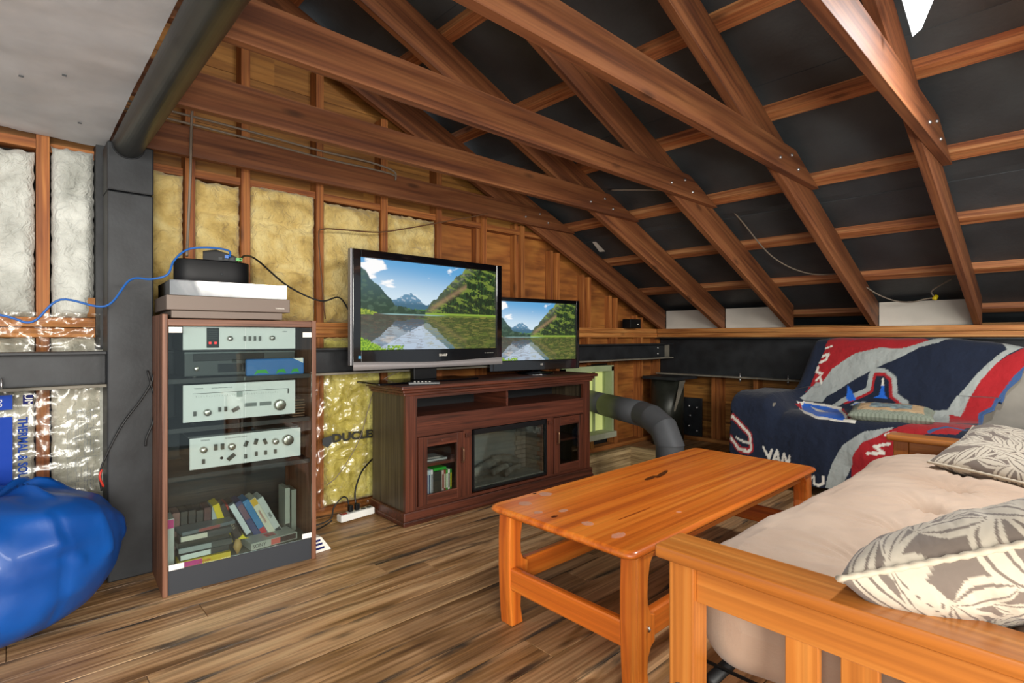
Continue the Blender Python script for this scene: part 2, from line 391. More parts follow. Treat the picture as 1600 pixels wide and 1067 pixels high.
# ------------------------------------------------------------------ roof: deck, rafters, ties, purlins
SL = .412
def zu(x): return 1.083+SL*(4.71-x)               # rafter underside
ANG = -math.atan(SL)
TOP = .203
deckz = lambda x: zu(x)+TOP+.042
rid = .36
deck = [(rid, deckz(rid)), (5.35, deckz(5.35)), (5.35, deckz(5.35)+.02), (rid, deckz(rid)+.02)]
ceil = struct(prism('ceiling', deck, -1.6, 3.06, M['paper'], None, 'y', ANG, (rid, deckz(rid))))
def ch(o):                                          # keep a child where it was built in the world
    return o
def rp(name, *a, **k):
    o = prism(name, *a, **k)
    mw = Matrix.LocRotScale(o.location, o.rotation_euler.to_quaternion() if o.rotation_mode == 'XYZ' else o.rotation_quaternion, None)
    o.parent = ceil
    cw = Matrix.LocRotScale(ceil.location, ceil.rotation_euler.to_quaternion(), None)
    o.matrix_parent_inverse = cw.inverted(); return o
def adopt(o, par=None):
    par = par or ceil
    o.parent = par; o.matrix_parent_inverse = Matrix.LocRotScale(par.location, par.rotation_euler.to_quaternion(), None).inverted(); return o
# left slope (mirror), closes the ridge
dl = [(rid, deckz(rid)), (-1.9, deckz(rid)-SL*(rid+1.9)), (-1.9, deckz(rid)-SL*(rid+1.9)+.02), (rid, deckz(rid)+.02)]
adopt(prism('roof_slope', dl, -1.6, 3.06, M['paper']))
# laps of the roofing felt: thin overlapping strips across the slope
for k, x in enumerate([1.45, 2.48, 3.5, 4.45]):
    z = deckz(x)
    adopt(prism('felt_lap', [(x-.9, deckz(x-.9)-.003), (x, z-.003), (x, z-.0005), (x-.9, deckz(x-.9)-.0005)], -1.55, 3.05, M['paper'], None, 'y', ANG))
YF = [2.92, 2.31, 1.72, 1.123, .533, -.075]
rafters = []
for k, yf in enumerate(YF):
    x0 = rid+.02; x1 = 4.765
    poly = [(x0, zu(x0)), (x1, zu(x1)), (x1, zu(x1)+TOP), (x0, zu(x0)+TOP)]
    rf = rp('rafter', poly, yf-.038, yf, M['tie'], axis='y', ang=ANG, bevel=.002)
    rafters.append(rf)
    xl = -1.8
    rp('rafter', [(x0-.04, zu(x0)), (xl, zu(x0)-SL*(x0-xl)), (xl, zu(x0)-SL*(x0-xl)+TOP), (x0-.04, zu(x0)+TOP)], yf-.038, yf, M['tie'], axis='y', ang=-ANG)
    # collar tie on the near face
    yb = yf-.038-.001
    zt = 1.84; ht = .137
    xtop = 2.99; xbot = 3.345
    tp = [(.05, zt), (xbot, zt), (xtop, zt+ht), (.05, zt+ht)]
    t = rp('collar_tie', tp, yb-.038, yb, M['tie'], axis='y', ang=0, bevel=.002)
    if k < 5:
        for (bx, bz) in [(2.78, zt+.05), (2.93, zt+.095), (3.02, zt+.04)]:
            b = lathe('bolt', [(.0, -.004), (.009, -.004), (.009, .002), (.004, .008), (0, .008)], M['chrome'], None, 8, cap=False)
            b.parent = t; b.location = (bx-sum(p[0] for p in tp)/4, -.019-.002, bz-sum(p[1] for p in tp)/4); b.rotation_euler = (PI/2, 0, 0)
# purlins
for x in [.57, 1.12, 1.68, 2.228, 2.783, 3.333, 3.883, 4.433, 4.985]:
    z = zu(x)+TOP; w = .062
    pl = rp('purlin', [(x-w, zu(x-w)+TOP), (x, z), (x, z+.04), (x-w, zu(x-w)+TOP+.04)], -1.55, 3.04, M['purlin'], axis='y', bevel=.0015)
# turn purlin grain along Y: rebuild local axes
for o in [o for o in COL.objects if o.name.startswith('purlin')]:
    me = o.data; rm = Matrix.Rotation(-PI/2, 4, 'Z'); me.transform(rm)
    o.rotation_euler = (0, 0, PI/2)
# eave: white foam boards standing between the rafter feet
for (a, b) in [(YF[1]+.003, YF[0]-.041), (YF[2]+.003, YF[1]-.041), (YF[4]+.003, YF[3]-.041)]:
    adopt(box('foam_board', 4.775, 4.79, a, b, 1.085, 1.262, M['board_white']))
adopt(box('fascia', 5.28, 5.33, -1.55, 3.04, .98, deckz(5.3), M['void']))
adopt(box('soffit', 4.9, 5.33, -1.55, 3.04, .97, 1.0, M['void']))
# white-lined flat ceiling on the left, stapled under the ties
def shz(u, v):
    x = lerp(-1.75, .297, u); y = lerp(-1.4, 2.93, v)
    z = 1.832+.006*fbm(x*3, y*3, 1)+.003*fbm(x*14, y*14, 3)
    e = sm(.86, 1, u); z -= .004*e
    if v > .97: z -= .0
    return (x, y, z)
sheet = struct(grid('ceiling', 60, 90, shz, M['sheet'], smooth=True, flip=True))
for (x, y) in [(-.55, 1.3), (-.2, 1.9), (.0, 1.35), (.12, 2.2), (-.35, 2.5), (-.05, 2.62), (.16, 1.6), (-.5, 2.1), (.1, .95), (.19, 2.65), (.02, 2.3), (-.6, 2.75)]:
    box('staple', x-.006, x+.006, y-.0008, y+.0008, 1.822, 1.8275, M['print'], sheet)

# ------------------------------------------------------------------ gable wall (back)
YW = 2.94
wb = struct(box('wall_back', -1.8, 5.2, 3.045, 3.07, -.06, 2.0, M['void']))
wb.location = (0, 0, 0)
wb.data.transform(Matrix.Translation((1.7, 3.0575, .97)))
def gz(x):  # underside of the rafter at the gable
    return zu(x) if x > rid else zu(rid)-SL*(rid-x)
WX0, WX1 = 3.27, 3.97      # window opening
# sheathing boards
z = .0; k = 0
bh = .148
while z < 3.0:
    zt = z+bh
    # extent under roof
    xr = min(5.05, 4.71-(zt-.05-1.083-TOP)/SL) if zt > 1.85 else 2.08
    xl = -1.75 if zt < 1.9 else max(-1.75, rid-(4.71-rid)+(zt-1.083)/SL)
    if xr-xl < .3: break
    cut = [xl]+sorted([xl+(xr-xl)*q for q in ([.38] if k % 2 else [.66])])+[xr]
    for a, b in zip(cut[:-1], cut[1:]):
        if False:
            for c, d in ((a, min(b, WX0)), (max(a, WX1), b)):
                if d-c > .05: box('sheathing_board', c, d, 3.025, 3.045, z+.001, zt-.0015, M['plank_wall'], wb, long=0)
        else:
            box('sheathing_board', a, b, 3.025, 3.045, z+.001, zt-.0015, M['plank_wall'], wb, long=0)
    z = zt; k += 1
pe = [2.081, 2.465, 2.845, 3.24, 3.643, 4.03, 4.44, 5.0]
for a, b in zip(pe[:-1], pe[1:]):
    z0 = .76 if 3.2 < a < 3.9 else .002
    prism('plywood_panel', [(a, z0), (b-.001, z0), (b-.001, min(1.86, deckz(b))), (a, min(1.86, deckz(a)))], 3.026, 3.044, M['ply'], wb)
# studs
SX = [-.72, -.33, .092, .625, .874, 1.263, 1.668, 2.074, 2.465, 2.845, 3.24, 3.643, 4.03, 4.44, 4.74]
for x in SX:
    w = .021
    if x == 3.643: box('stud', x-w, x+w, YW, 3.025, .76, .998, M['stud'], wb)
    elif x not in (.874,): box('stud', x-w, x+w, YW, 3.025, .04, .998, M['stud'], wb)
    zt = gz(x)-.004
    if zt > 1.1: box('stud', x-w, x+w, YW, 3.025, 1.083, zt, M['stud'], wb)
# extra plain studs beside the narrow ones on the right
for x in (2.43, 2.81, 3.20, 3.60, 3.985, 4.395):
    box('stud', x-.019, x+.015, YW+.03, 3.025, 1.083, gz(x)-.004, M['stud'], wb)
box('sill_plate', -1.75, 4.86, YW, 3.025, 0, .038, M['stud'], wb)
box('plate', -1.75, 4.86, YW-.002, 3.025, 1.000, 1.041, M['plate'], wb, bevel=.002)
box('plate', -1.75, 4.86, YW-.002, 3.025, 1.043, 1.083, M['plate'], wb, bevel=.002)
# blocking under the tie between studs
for a, b in zip(SX[2:11], SX[3:12]):
    if a < .1: continue
    box('blocking', a+.022, b-.022, YW+.012, 3.02, 1.775, 1.813, M['stud'], wb)
box('blocking', -.30, .07, YW, 3.02, 1.775, 1.813, M['stud'], wb)
box('blocking', .115, .6, YW+.03, 3.02, 1.775, 1.813, M['stud'], wb)
box('blocking', 3.26, 3.62, YW+.01, 3.02, .74, .775, M['stud'], wb)

def batt(x0, x1, z0, z1, mat, seed, depth=.035, splits=(), y=YW):
    nu = max(8, int((x1-x0)/.012)); nv = max(10, int((z1-z0)/.014))
    def fn(u, v):
        eu = min(u, 1-u)*(x1-x0); ev = min(v, 1-v)*(z1-z0)
        e = min(eu, ev)
        rnd = math.sqrt(max(0, min(1, e/.03)))
        zz = lerp(z0, z1, v); xx = lerp(x0, x1, u)
        rag = .010*fbm(xx*25+seed, zz*25, 2)
        if eu < .004: xx += abs(rag)*.8*(1 if u < .5 else -1)
        if ev < .004: zz += rag*(1.2 if v > .5 else .3)
        b = .016*fbm(xx*7+seed, zz*7, seed)+.007*fbm(xx*26, zz*26, seed)-.010*abs(fbm(xx*4+3*seed, zz*11, 7))
        for s in splits: b -= .022*math.exp(-((zz-s-.012*fbm(xx*9, s))/.011)**2)
        return (xx, y+.028-rnd*depth-b*rnd, zz)
    box('gap_shade_sheet', x0-.03, x1+.03, 3.019, 3.024, z0, z1+.02, M['void'], wb)  # black sheet added so the gaps beside the wool read as deep shade
    return grid('insulation_batt', nu, nv, fn, mat, wb)
batt(.46, .600, 1.083, 1.775, M['wool_y'], 1, splits=(1.45,))
batt(.648, .852, 1.083, 1.765, M['wool_y'], 2, splits=(1.62, 1.41))
batt(.897, 1.240, 1.083, 1.79, M['wool_y'], 3, .045, splits=(1.36, 1.6))
batt(1.286, 1.645, 1.083, 1.765, M['wool_y'], 4, splits=())
batt(1.691, 2.05, 1.083, 1.765, M['wool_y'], 5, splits=(1.4,))
batt(-.31, .068, 1.083, 1.76, M['wool_w'], 6)
batt(-.71, -.35, 1.083, 1.76, M['wool_w'], 16)
batt(.118, .262, 1.083, 1.80, M['wool_w'], 7, .05, splits=(1.61,))
batt(.118, .60, .04, .998, M['wool_w'], 8, splits=(.5, .85))
batt(-.31, .068, .04, .998, M['wool_w'], 9, splits=(.55,))
batt(-.71, -.35, .04, .998, M['wool_w'], 10)
batt(.65, 1.238, .04, .998, M['wool_y2'], 11)
batt(1.29, 1.645, .04, .998, M['wool_y2'], 12, .05, splits=(.35,))
batt(1.691, 2.05, .04, .998, M['wool_y2'], 13)
# dark strip beside the column
box('dark_strip', .262, .30, 2.90, 2.99, .95, 1.83, M['steel'], wb)
box('paper_scrap', .235, .262, 2.925, 2.93, 1.085, 1.17, plain('kraft', '9c6a3c', .8), wb)
# clear poly wrap with its print
def wrap(name, x0, x1, z0, z1, seed, amp=.016, y=2.912):
    def fn(u, v):
        x = lerp(x0, x1, u); zz = lerp(z0, z1, v)
        r = 1-abs(fbm(x*5+seed, zz*9, seed, 3)); q = 1-abs(fbm(x*16+seed*2+zz*6, zz*13-x*5, seed, 3))
        return (x, y-amp*r*r-amp*.55*q*q*q, zz)
    return grid(name, int((x1-x0)/.009)+2, int((z1-z0)/.011)+2, fn, M['plastic'], wb)
wrap('plastic_wrap', -.8, .275, .02, .79, 3)
wrap('plastic_wrap', -.8, .275, .945, 1.10, 5, .03)
wrap('plastic_wrap', 1.16, 1.53, .03, .80, 8, .02)
inkb = plain('blue_print', '0c3ca0', .6, spec=.2); inkn = plain('navy_print', '10185a', .6, spec=.2)
def decal(x0, x1, z0, z1, mat, y=2.868): return box('printed_panel', x0, x1, y, y+.001, z0, z1, mat, wb)
decal(-.5, .000, .30, .690, inkb); decal(-.5, .000, .718, .775, inkb); decal(.03, .06, .735, .772, inkn)
decal(-.16, -.036, 1.005, 1.024, inkn)
text('THERMAL & SOUND', .040, plain('blue_letter', '0e3a8c', .6, spec=.2), wb, (.0285, 2.866, .685), (PI/2, PI/2, 0), sx=.80, align='LEFT', off=.0012)
text('UM', .034, M['label'], wb, (.046, 2.866, .752), (PI/2, PI/2, 0)); text('no', .03, M['label'], wb, (-.034, 2.866, .745), (PI/2, PI/2, 0))
ink = plain('faded_print', '6c7680', .6)
fp = []
for i in range(9):
    z_ = .70
    while z_ > .36:
        l_ = R.uniform(.008, .035)
        if R.random() > .25 and not .50 < z_ < .53: fp.append((.170+i*.010, .1712+i*.010, 2.866, 2.867, z_-l_, z_))
        z_ -= l_+.006
for x_ in (.165, .195, .225, .262): fp.append((x_, x_+.0007, 2.866, 2.867, .40, .69))
for z_ in (.69, .62, .58, .50, .40): fp.append((.165, .262, 2.866, 2.867, z_, z_+.0008))
multi('fine_print', fp, ink, wb)
text('DUCLES', .062, plain('black_letter', '2a2a22', .5), wb, (1.44, 2.868, .435), (PI/2, 0, 0), sx=1.25, off=.003)
prism('crest_print', [(1.245, .445), (1.30, .455), (1.30, .415), (1.275, .39), (1.245, .41)], 2.866, 2.867, M['print'], wb)
# small router on the plate
rb = thing('network_box', 'small black network box on the wall plate right of the smaller television', 'router', (4.205, 2.90, 1.083))
box('housing', -.085, .085, -.05, .04, 0, .085, M['black'], rb, bevel=.006)
box('indicator', .02, .045, -.052, -.049, .035, .04, M['label'], rb)

# window in the gable
pg = mottled('pale_green_paint', [(.3, '8c9a70'), (.7, 'a8b48a')], 5, .6)
wn = struct(multi('window_1', [(WX0, WX0+.05, 2.925, 3.0, .16, .74), (WX1-.03, WX1, 2.925, 3.0, .16, .74), (WX0, WX1, 2.925, 3.0, .70, .75)], pg))
box('sill', WX0-.01, WX1+.01, 2.90, 3.04, .11, .16, mottled('green_grey_sill', [(.3, '8e9078'), (.7, 'b0b29a')], 6, .7), wn)
box('reveal', WX1-.02, WX1, 3.0, 3.044, .16, .70, pg, wn); box('reveal', WX0, WX0+.02, 3.0, 3.044, .16, .70, pg, wn)
box('reveal', WX0, WX1, 3.0, 3.044, .70, .72, pg, wn)
box('blind', WX0, WX1, 3.036, 3.043, .1, .74, emis('glowing_yellow_green_blind', 'b4bc74', .55), wn)  # daylight on the blind put in as a glow of its own
for x in (3.62, 3.80): box('mullion', x, x+.02, 3.018, 3.036, .16, .70, pg, wn)
box('cripple', 3.66, 3.70, YW, 3.0, .038, .11, M['plank_wall'], wn)

# ------------------------------------------------------------------ eave wall (right)
XE = 4.86
we = struct(box('wall_right', 5.0, 5.02, -1.5, 3.05, -.06, 1.0, M['void'])); 
we.data.transform(Matrix.Translation((.775, -5.01, .47)) ); we.location = (0, 0, 0); we.rotation_euler = (0, 0, PI/2)
def we_box(*a, **k): return adopt(box(*a, **k), we)
for i, (a, b) in enumerate([(-1.5, .9), (.9, 3.02)]):
    z = 0
    while z < .99:
        we_box('sheathing_board', 4.965, 4.985, a, b, z+.001, z+.182, M['plank_wall'], long=1); z += .184
for y in [2.83, 2.43, 2.035, 1.64, 1.24, .84, .44, .04]:
    we_box('stud', XE, 4.96, y-.02, y+.02, .04, .99, M['stud'])
we_box('stud', XE, 4.96, 2.36, 2.40, .04, .99, M['stud'])
we_box('sill_plate', XE, 4.96, -1.5, 2.93, 0, .038, M['plate'])
we_box('plate', 4.70, 4.86, -1.5, 2.93, 1.003, 1.042, M['plate'], bevel=.002)
we_box('plate', 4.69, 4.86, -1.5, 2.93, 1.044, 1.083, M['plate'], bevel=.002)

# ------------------------------------------------------------------ steelwork
def ibeam(name, label, a, b, y0, y1, z0, z1, along, flmat=None):
    """a..b along the run; y0..y1 flange width"""
    t = .012; ym = (y0+y1)/2
    if along == 'x':
        th = thing(name, label, 'beam', (a, ym, z0))
        box('web', 0, b-a, -.005, .005, t, z1-z0-t, M['steel'], th)
        box('top_flange', 0, b-a, y0-ym, y1-ym, z1-z0-t, z1-z0, M['steel'], th, bevel=.002)
        box('bottom_flange', 0, b-a, y0-ym, y1-ym, 0, t, flmat or M['steel'], th, bevel=.002, label='dusty grey bottom flange')
    else:
        th = thing(name, label, 'beam', (ym, a, z0))
        box('web', -.005, .005, 0, b-a, t, z1-z0-t, M['steel'], th)
        box('top_flange', y0-ym, y1-ym, 0, b-a, z1-z0-t, z1-z0, M['steel'], th, bevel=.002)
        box('bottom_flange', y0-ym, y1-ym, 0, b-a, 0, t, flmat or M['steel'], th, bevel=.002, label='dusty grey bottom flange')
    return th
b1 = ibeam('steel_beam', 'black steel I-beam on the back wall left of the steel column', -1.7, .282, 2.73, 2.858, .797, .943, 'x', M['flange'])
tube('bolt', [(-.03+1.7, -.04, .0), (-.03+1.7, -.04, .05)], .004, M['chrome'], b1)
b1b = ibeam('steel_beam', 'black steel I-beam on the back wall behind the televisions', .442, 4.66, 2.73, 2.858, .80, .943, 'x', M['flange'])
for z in (.045, .10): lathe('bolt', [(0, 0), (.012, 0), (.010, .008), (0, .01)], M['chrome'], b1b, 8, (4.03, -.006, z), (PI/2, 0, 0), cap=False)
box('end_plate', 4.155, 4.165, -.05, .05, .012, .131, M['flange'], b1b)
b2 = ibeam('eave_beam', 'deep black steel I-beam along the low eave wall above the couch', -1.5, 2.93, 4.665, 4.855, .64, 1.0, 'y', M['flange'])
for y in (3.6, 3.2, 2.85):
    tube('bolt', [(-.07, y, -.035), (-.07, y, .045)], .0045, M['chrome'], b2)
    lathe('nut', [(0, 0), (.011, 0), (.011, .012), (0, .012)], M['chrome'], b2, 6, (-.07, y, -.02), cap=False)
tube('clip', [(-.02, 2.75, .33), (-.02, 2.75, .36)], .006, M['chrome'], b2)
col = thing('steel_column', 'square black steel column standing left of the stereo cabinet', 'column', (.361, 2.79, 0))
box('shaft', -.079, .079, -.076, .076, 0, 1.60, M['steel'], col, bevel=.006)
box('cap', -.080, .080, -.077, .077, 1.602, 1.80, M['steel'], col, bevel=.006)
pp = thing('ridge_pipe', 'round black steel pipe beam running overhead from the square column', 'beam', (.352, 2.79, 1.795))
lathe('pipe', [(.053, -.04), (.053, 4.6)], M['steelpipe'], pp, 40, (0, 0, 0), (PI/2, 0, 0))
lathe('weld_collar', [(.056, .074), (.0575, .078), (.056, .082)], M['steel'], pp, 40, (0, 0, 0), (PI/2, 0, 0), cap=False)
pile = thing('steel_pile', 'round black steel pile under the eave beam in the far corner', 'column', (4.53, 2.72, 0))
lathe('shaft', [(.15, 0), (.15, .612)], M['steelpipe'], pile, 40, label='thick round shaft')
box('cap_plate', -.19, .2, -.2, .15, .612, .638, M['steel'], pile)
prism('gusset', [(-.05, .60), (.03, .60), (-.15, .33)], -.17, -.155, M['flange'], pile)
cpl = thing('bolt_plate', 'black bolted steel plate on the eave wall beside the round pile', 'plate', (4.75, 2.585, .065))
box('plate', -.006, .006, -.10, .10, 0, .36, M['steel'], cpl)
for (y, z) in [(.03, .28), (-.05, .27), (.02, .19), (.03, .09), (-.05, .05)]:
    lathe('bolt', [(0, 0), (.014, 0), (.010, .012), (0, .012)], M['chrome'], cpl, 6, (-.006, y, z), (0, -PI/2, 0), cap=False)
# duct
du = thing('vent_duct', 'dark grey round sheet metal duct elbowing down beside the fireplace console', 'duct', (3.23, 1.915, 0))
D = .0925
ox, oy = 3.23, 1.915
def seg(name, pts, r=D, **k): return tube(name, [(x-ox, y-oy, z) for x, y, z in pts], r, M['duct'], du, 32, **k)
seg('duct_run', [(3.80, 3.09, .435), (3.62, 2.745, .437)])
seg('duct_run', [(3.62, 2.745, .437), (3.375, 2.235, .440)], D*1.008)
gp = [(3.375, 2.235, .440), (3.318, 2.115, .430), (3.268, 1.99, .375), (3.236, 1.925, .275), (3.23, 1.915, -.45)]
def gore(name, k):
    # one gore, its two ends mitred on the bisecting planes
    def tan(i): return (Vector(gp[min(i+1, 4)])-Vector(gp[max(i-1, 0)])).normalized()
    a, b = Vector(gp[k]), Vector(gp[k+1]); t = (b-a).normalized(); u = t.cross(Vector((.73, -.68, .1))).normalized(); w2 = t.cross(u)
    v = []; n = 36
    for c_, pl in ((a, tan(k) if k else t), (b, tan(k+1) if k < 3 else t)):
        for i in range(n):
            q = u*math.cos(2*PI*i/n)*D+w2*math.sin(2*PI*i/n)*D; h = -(q.dot(pl))/t.dot(pl); v.append(c_+q+t*h-Vector((ox, oy, 0)))
    f = [(i, (i+1) % n, (i+1) % n+n, i+n) for i in range(n)]
    link(name, mesh(name, v, f), M['duct'], du, smooth=True)
for k in range(4): gore('elbow_gore' if k < 3 else 'duct_drop', k)
tov = Vector((-.68, -.73, 0))
for p in [(3.60, 2.70, .47), (3.43, 2.35, .44), (3.23, 1.915, .22)]:
    q = Vector(p)-Vector((ox, oy, 0)); lathe('screw', [(0, 0), (.006, 0), (.004, .004), (0, .005)], M['chrome'], du, 8, q+Vector((-.68, -.45, 0)).normalized()*(D+.001), (0, -PI/2, .6), cap=False)

# ------------------------------------------------------------------ stereo cabinet
CR = -.055
cab = thing('stereo_cabinet', 'tall walnut veneer stereo cabinet with smoked glass doors', 'cabinet', (.42, 2.418, 0), CR)
CW = .588; CD = .40
box('side_panel', 0, .018, 0, CD, 0, 1.09, M['walnut'], cab, bevel=.002)
box('side_panel', CW-.018, CW, 0, CD, 0, 1.075, M['walnut'], cab, bevel=.002)
box('top_panel', .018, CW-.018, .004, CD, 1.045, 1.072, M['walnut'], cab, bevel=.002)
dk = plain('cabinet_dark', '191a1c', .6)
box('back_panel', .018, CW-.018, CD-.01, CD, .06, 1.045, dk, cab)
box('kick_panel', .018, CW-.018, .012, .026, 0, .094, plain('charcoal_kick', '2b2f35', .55), cab)
box('base_shelf', .018, CW-.018, .026, CD-.01, .078, .094, mottled('shelf_olive', [(.3, '4c4c40'), (.7, '5e5e50')], 6, .5), cab)
for z in (.450, .640, .835): box('shelf', .018, CW-.018, .03, CD-.01, z-.018, z, dk, cab)
def door(x0, x1, hx):
    d = box('glass_door', x0, x1, .002, .006, .098, 1.043, M['glass'], cab)
    return d
d1 = door(.020, CW/2-.001, 0); d2 = door(CW/2+.001, CW-.020, 0)
for (a, b, z) in [(.021, .066, 1.018), (.021, .072, .0985), (CW-.060, CW-.021, 1.0), (CW-.062, CW-.021, .101)]:
    box('hinge_sticker', a, b, -.0005, .0015, z, z+.022, M['label'], cab)
# things inside: built in cabinet axes, as their own top-level things
ca, sa = math.cos(CR), math.sin(CR)
def cw(x, y, z): return (.42+x*ca-y*sa, 2.418+x*sa+y*ca, z)
def knob(par, x, z, r, d=.018, y=0, seg=20):
    lathe('knob', [(r, 0), (r*.94, d*.9), (r*.8, d), (0, d)], M['knob'], par, seg, (x, y, z), (PI/2, 0, 0), cap=False)
def lever(par, x, z, a=0, w=.004, h=.018):
    box('switch', x-w*1.2, x+w*1.2, -.012, 0, z-h/2, z+h/2, M['lever'], par, rot=(0, a, 0))
rk = M['print']
# top receiver
r1 = thing('stereo_receiver', 'slim silver stereo unit with red level lights, topmost in the glass cabinet', 'receiver', cw(.075, .045, .945), CR)
box('case', 0, .435, .006, .28, 0, .095, dk, r1); box('face', 0, .435, 0, .006, .005, .098, M['silver'], r1)
box('meter_window', .083, .128, -.002, .001, .012, .094, M['black'], r1)
for x in (.095, .115): box('level_light', x-.004, x+.004, -.004, -.001, .028, .036, emis('red_led', 'ff2020', 3), r1)
for i in range(5): box('meter_mark', .09, .122, -.003, -.001, .05+i*.008, .0515+i*.008, rk, r1)
knob(r1, .168, .050, .011); knob(r1, .335, .052, .011)
for x in (.225, .245, .265, .285): lever(r1, x, .05, 0, .003, .02)
text('STEREO', .006, rk, r1, (.39, -.0005, .08), (PI/2, 0, 0))
# black disc player under it
r2 = thing('disc_player', 'black disc player under the slim silver unit on the upper shelf', 'player', cw(.080, .05, .835), CR)
box('case', 0, .43, 0, .27, .006, .108, plain('charcoal_case', '1c2426', .45), r2, bevel=.003)
box('disc_tray', .03, .30, -.003, .001, .068, .098, M['black'], r2, bevel=.002); box('display', .12, .28, -.002, .001, .02, .055, M['glossblack'], r2)
knob(r2, .042, .038, .010, .012); box('trim', .0, .43, -.002, 0, .099, .104, plain('grey_trim', '4c5456', .4), r2)
for x in (.04, .38): lathe('foot', [(.012, 0), (.012, .008)], M['knob'], r2, 12, (x, .03, 0))
# blue case
r3 = thing('game_case', 'blue case with green markings leaning in front of the black disc player', 'case', cw(.30, .016, .836), CR)
box('shell', 0, .24, 0, .02, 0, .072, plain('blue_case', '1f66a8', .4), r3, bevel=.006)
prism('white_corner', [(.19, .0725), (.235, .0725), (.235, .05)], -.001, .001, M['label'], r3)
for x, s in ((.06, .03), (.14, .022), (.20, .018)):
    prism('green_mark', [(x-s, .004), (x-s*.6, .024), (x+s*.6, .026), (x+s, .006), (x+s*.4, .012), (x-s*.4, .012)], -.002, .001, M['green'], r3)
# tuner
r4 = thing('stereo_tuner', 'silver radio tuner with dial scale and one big knob on the middle shelf', 'tuner', cw(.075, .045, .6405), CR)
box('case', .01, .425, .006, .30, .018, .155, dk, r4); box('face', 0, .435, 0, .006, .018, .168, M['silver'], r4, bevel=.001)
box('dial_line', .033, .405, -.002, 0, .131, .1325, rk, r4); box('dial_end', .402, .406, -.002, 0, .110, .1325, rk, r4)
for i in range(34): box('dial_tick', .045+i*.0095, .0456+i*.0095, -.001, 0, .116, .120 if i % 4 else .124, rk, r4)
box('dial_pointer', .195, .218, -.001, 0, .108, .13, plain('grey_window', '9aa2a0', .4), r4)
text('YAMAHA', .008, rk, r4, (.055, -.0005, .152), (PI/2, 0, 0)); text('NATURAL SOUND STEREO TUNER', .005, rk, r4, (.14, -.0005, .151), (PI/2, 0, 0))
for x0 in (.225, .285): box('signal_meter', x0, x0+.048, -.002, .001, .064, .080, plain('meter', '777c7c', .3), r4)
lever(r4, .04, .052); knob(r4, .085, .053, .0145); lever(r4, .13, .062); lever(r4, .152, .062); lever(r4, .19, .058, 1.1, .006, .03); knob(r4, .367, .062, .025, .02)
for x in (.04, .39): lathe('foot', [(.014, 0), (.014, .018)], M['black'], r4, 12, (x, .04, 0))
# amplifier
r5 = thing('stereo_amplifier', 'silver amplifier with two rows of knobs and levers on the lower shelf', 'amplifier', cw(.098, .045, .4505), CR)
box('case', .01, .425, .006, .32, .018, .145, dk, r5); box('face', 0, .435, 0, .006, .016, .142, M['silver'], r5, bevel=.001)
box('lid', -.005, .43, .004, .30, .145, .149, plain('grey_lid', '3c4040', .4), r5)
text('YAMAHA', .008, rk, r5, (.055, -.0005, .130), (PI/2, 0, 0)); text('NATURAL SOUND STEREO AMPLIFIER', .005, rk, r5, (.17, -.0005, .129), (PI/2, 0, 0))
for x, r in ((.048, .0135), (.152, .0145), (.325, .0135), (.378, .024)): knob(r5, x, .093, r, .02)
for x, z, a in ((.092, .098, 0), (.117, .098, 0), (.207, .098, .4), (.246, .102, .25), (.283, .098, -.4)): lever(r5, x, z, a, .005, .024)
for x, z in ((.048, .046), (.205, .045), (.247, .05), (.285, .05), (.325, .05)): lever(r5, x, z, 0, .004, .018)
lever(r5, .15, .05, .9, .006, .034); lathe('jack', [(.006, 0), (.006, .003), (0, .003)], M['black'], r5, 12, (.115, 0, .05), (PI/2, 0, 0), cap=False)
for x in (.04, .39): lathe('foot', [(.014, 0), (.014, .018)], M['black'], r5, 12, (x, .04, 0))
# record stack at the left of the amp shelf
mg = thing('magazine_stack', 'small pile of brown envelopes on the shelf right of the silver tuner', 'paper pile', cw(.50, .10, .6405), CR)
for i in range(7):
    o = box('envelope', -.0+R.random()*.006, .055+R.random()*.006, -.04+R.random()*.01, .16, i*.012, i*.012+.005, plain('kraft_paper', ['6c4c38', '7c5c44', '54402f'][i % 3], .8), mg)

# tapes on the base shelf
def case(nm, lab, cat, x, y, z, w, d, h, c, tilt=0, yaw=0, band=None, grp=None, word=None, wc='222222', parts=True):
    """box-shaped cassette or disc case; w across, d deep, h high; tilted about its base"""
    t = thing(nm, lab, cat, cw(x, y, z), CR+yaw, grp)
    hol = bpy.data.objects
    m = plain('sleeve', c, .4)
    b = box('sleeve', 0, w, 0, d, 0, h, m, t, bevel=.0015)
    b.location = (w/2*math.cos(tilt)+h/2*math.sin(tilt), d/2, h/2*math.cos(tilt)-w/2*math.sin(tilt)+abs(math.sin(tilt))*w*(1 if tilt > 0 else 0))
    # all boxes here: turn about Y by tilt in their own frame
    v, f = boxv(-w/2, w/2, -d/2, d/2, -h/2, h/2); me = mesh('sleeve', v, f); me.materials.append(m); b.data = me; b.rotation_euler = (0, tilt, 0)
    if band:
        for (q0, q1, c2) in band:   # bands on the spine face, fractions of the longer side
            if h >= w: bb = boxv(-w/2*.86, w/2*.86, -d/2-.0008, -d/2+.001, -h/2+q0*h, -h/2+q1*h)
            else: bb = boxv(-w/2+q0*w, -w/2+q1*w, -d/2-.0008, -d/2+.001, -h/2*.8, h/2*.8)
            s = link('spine_label', mesh('spine_label', *bb), plain('band', c2, .5), b)
    if word:
        text(word, min(w, h)*.62, plain('ink', wc, .5), b, (0, -d/2-.0014, 0), (PI/2, PI/2 if h > w else 0, 0))
    return t
G = 'cassette boxes standing on the base shelf'
zb = .0945
vh = .187; vd = .10; vw = .025
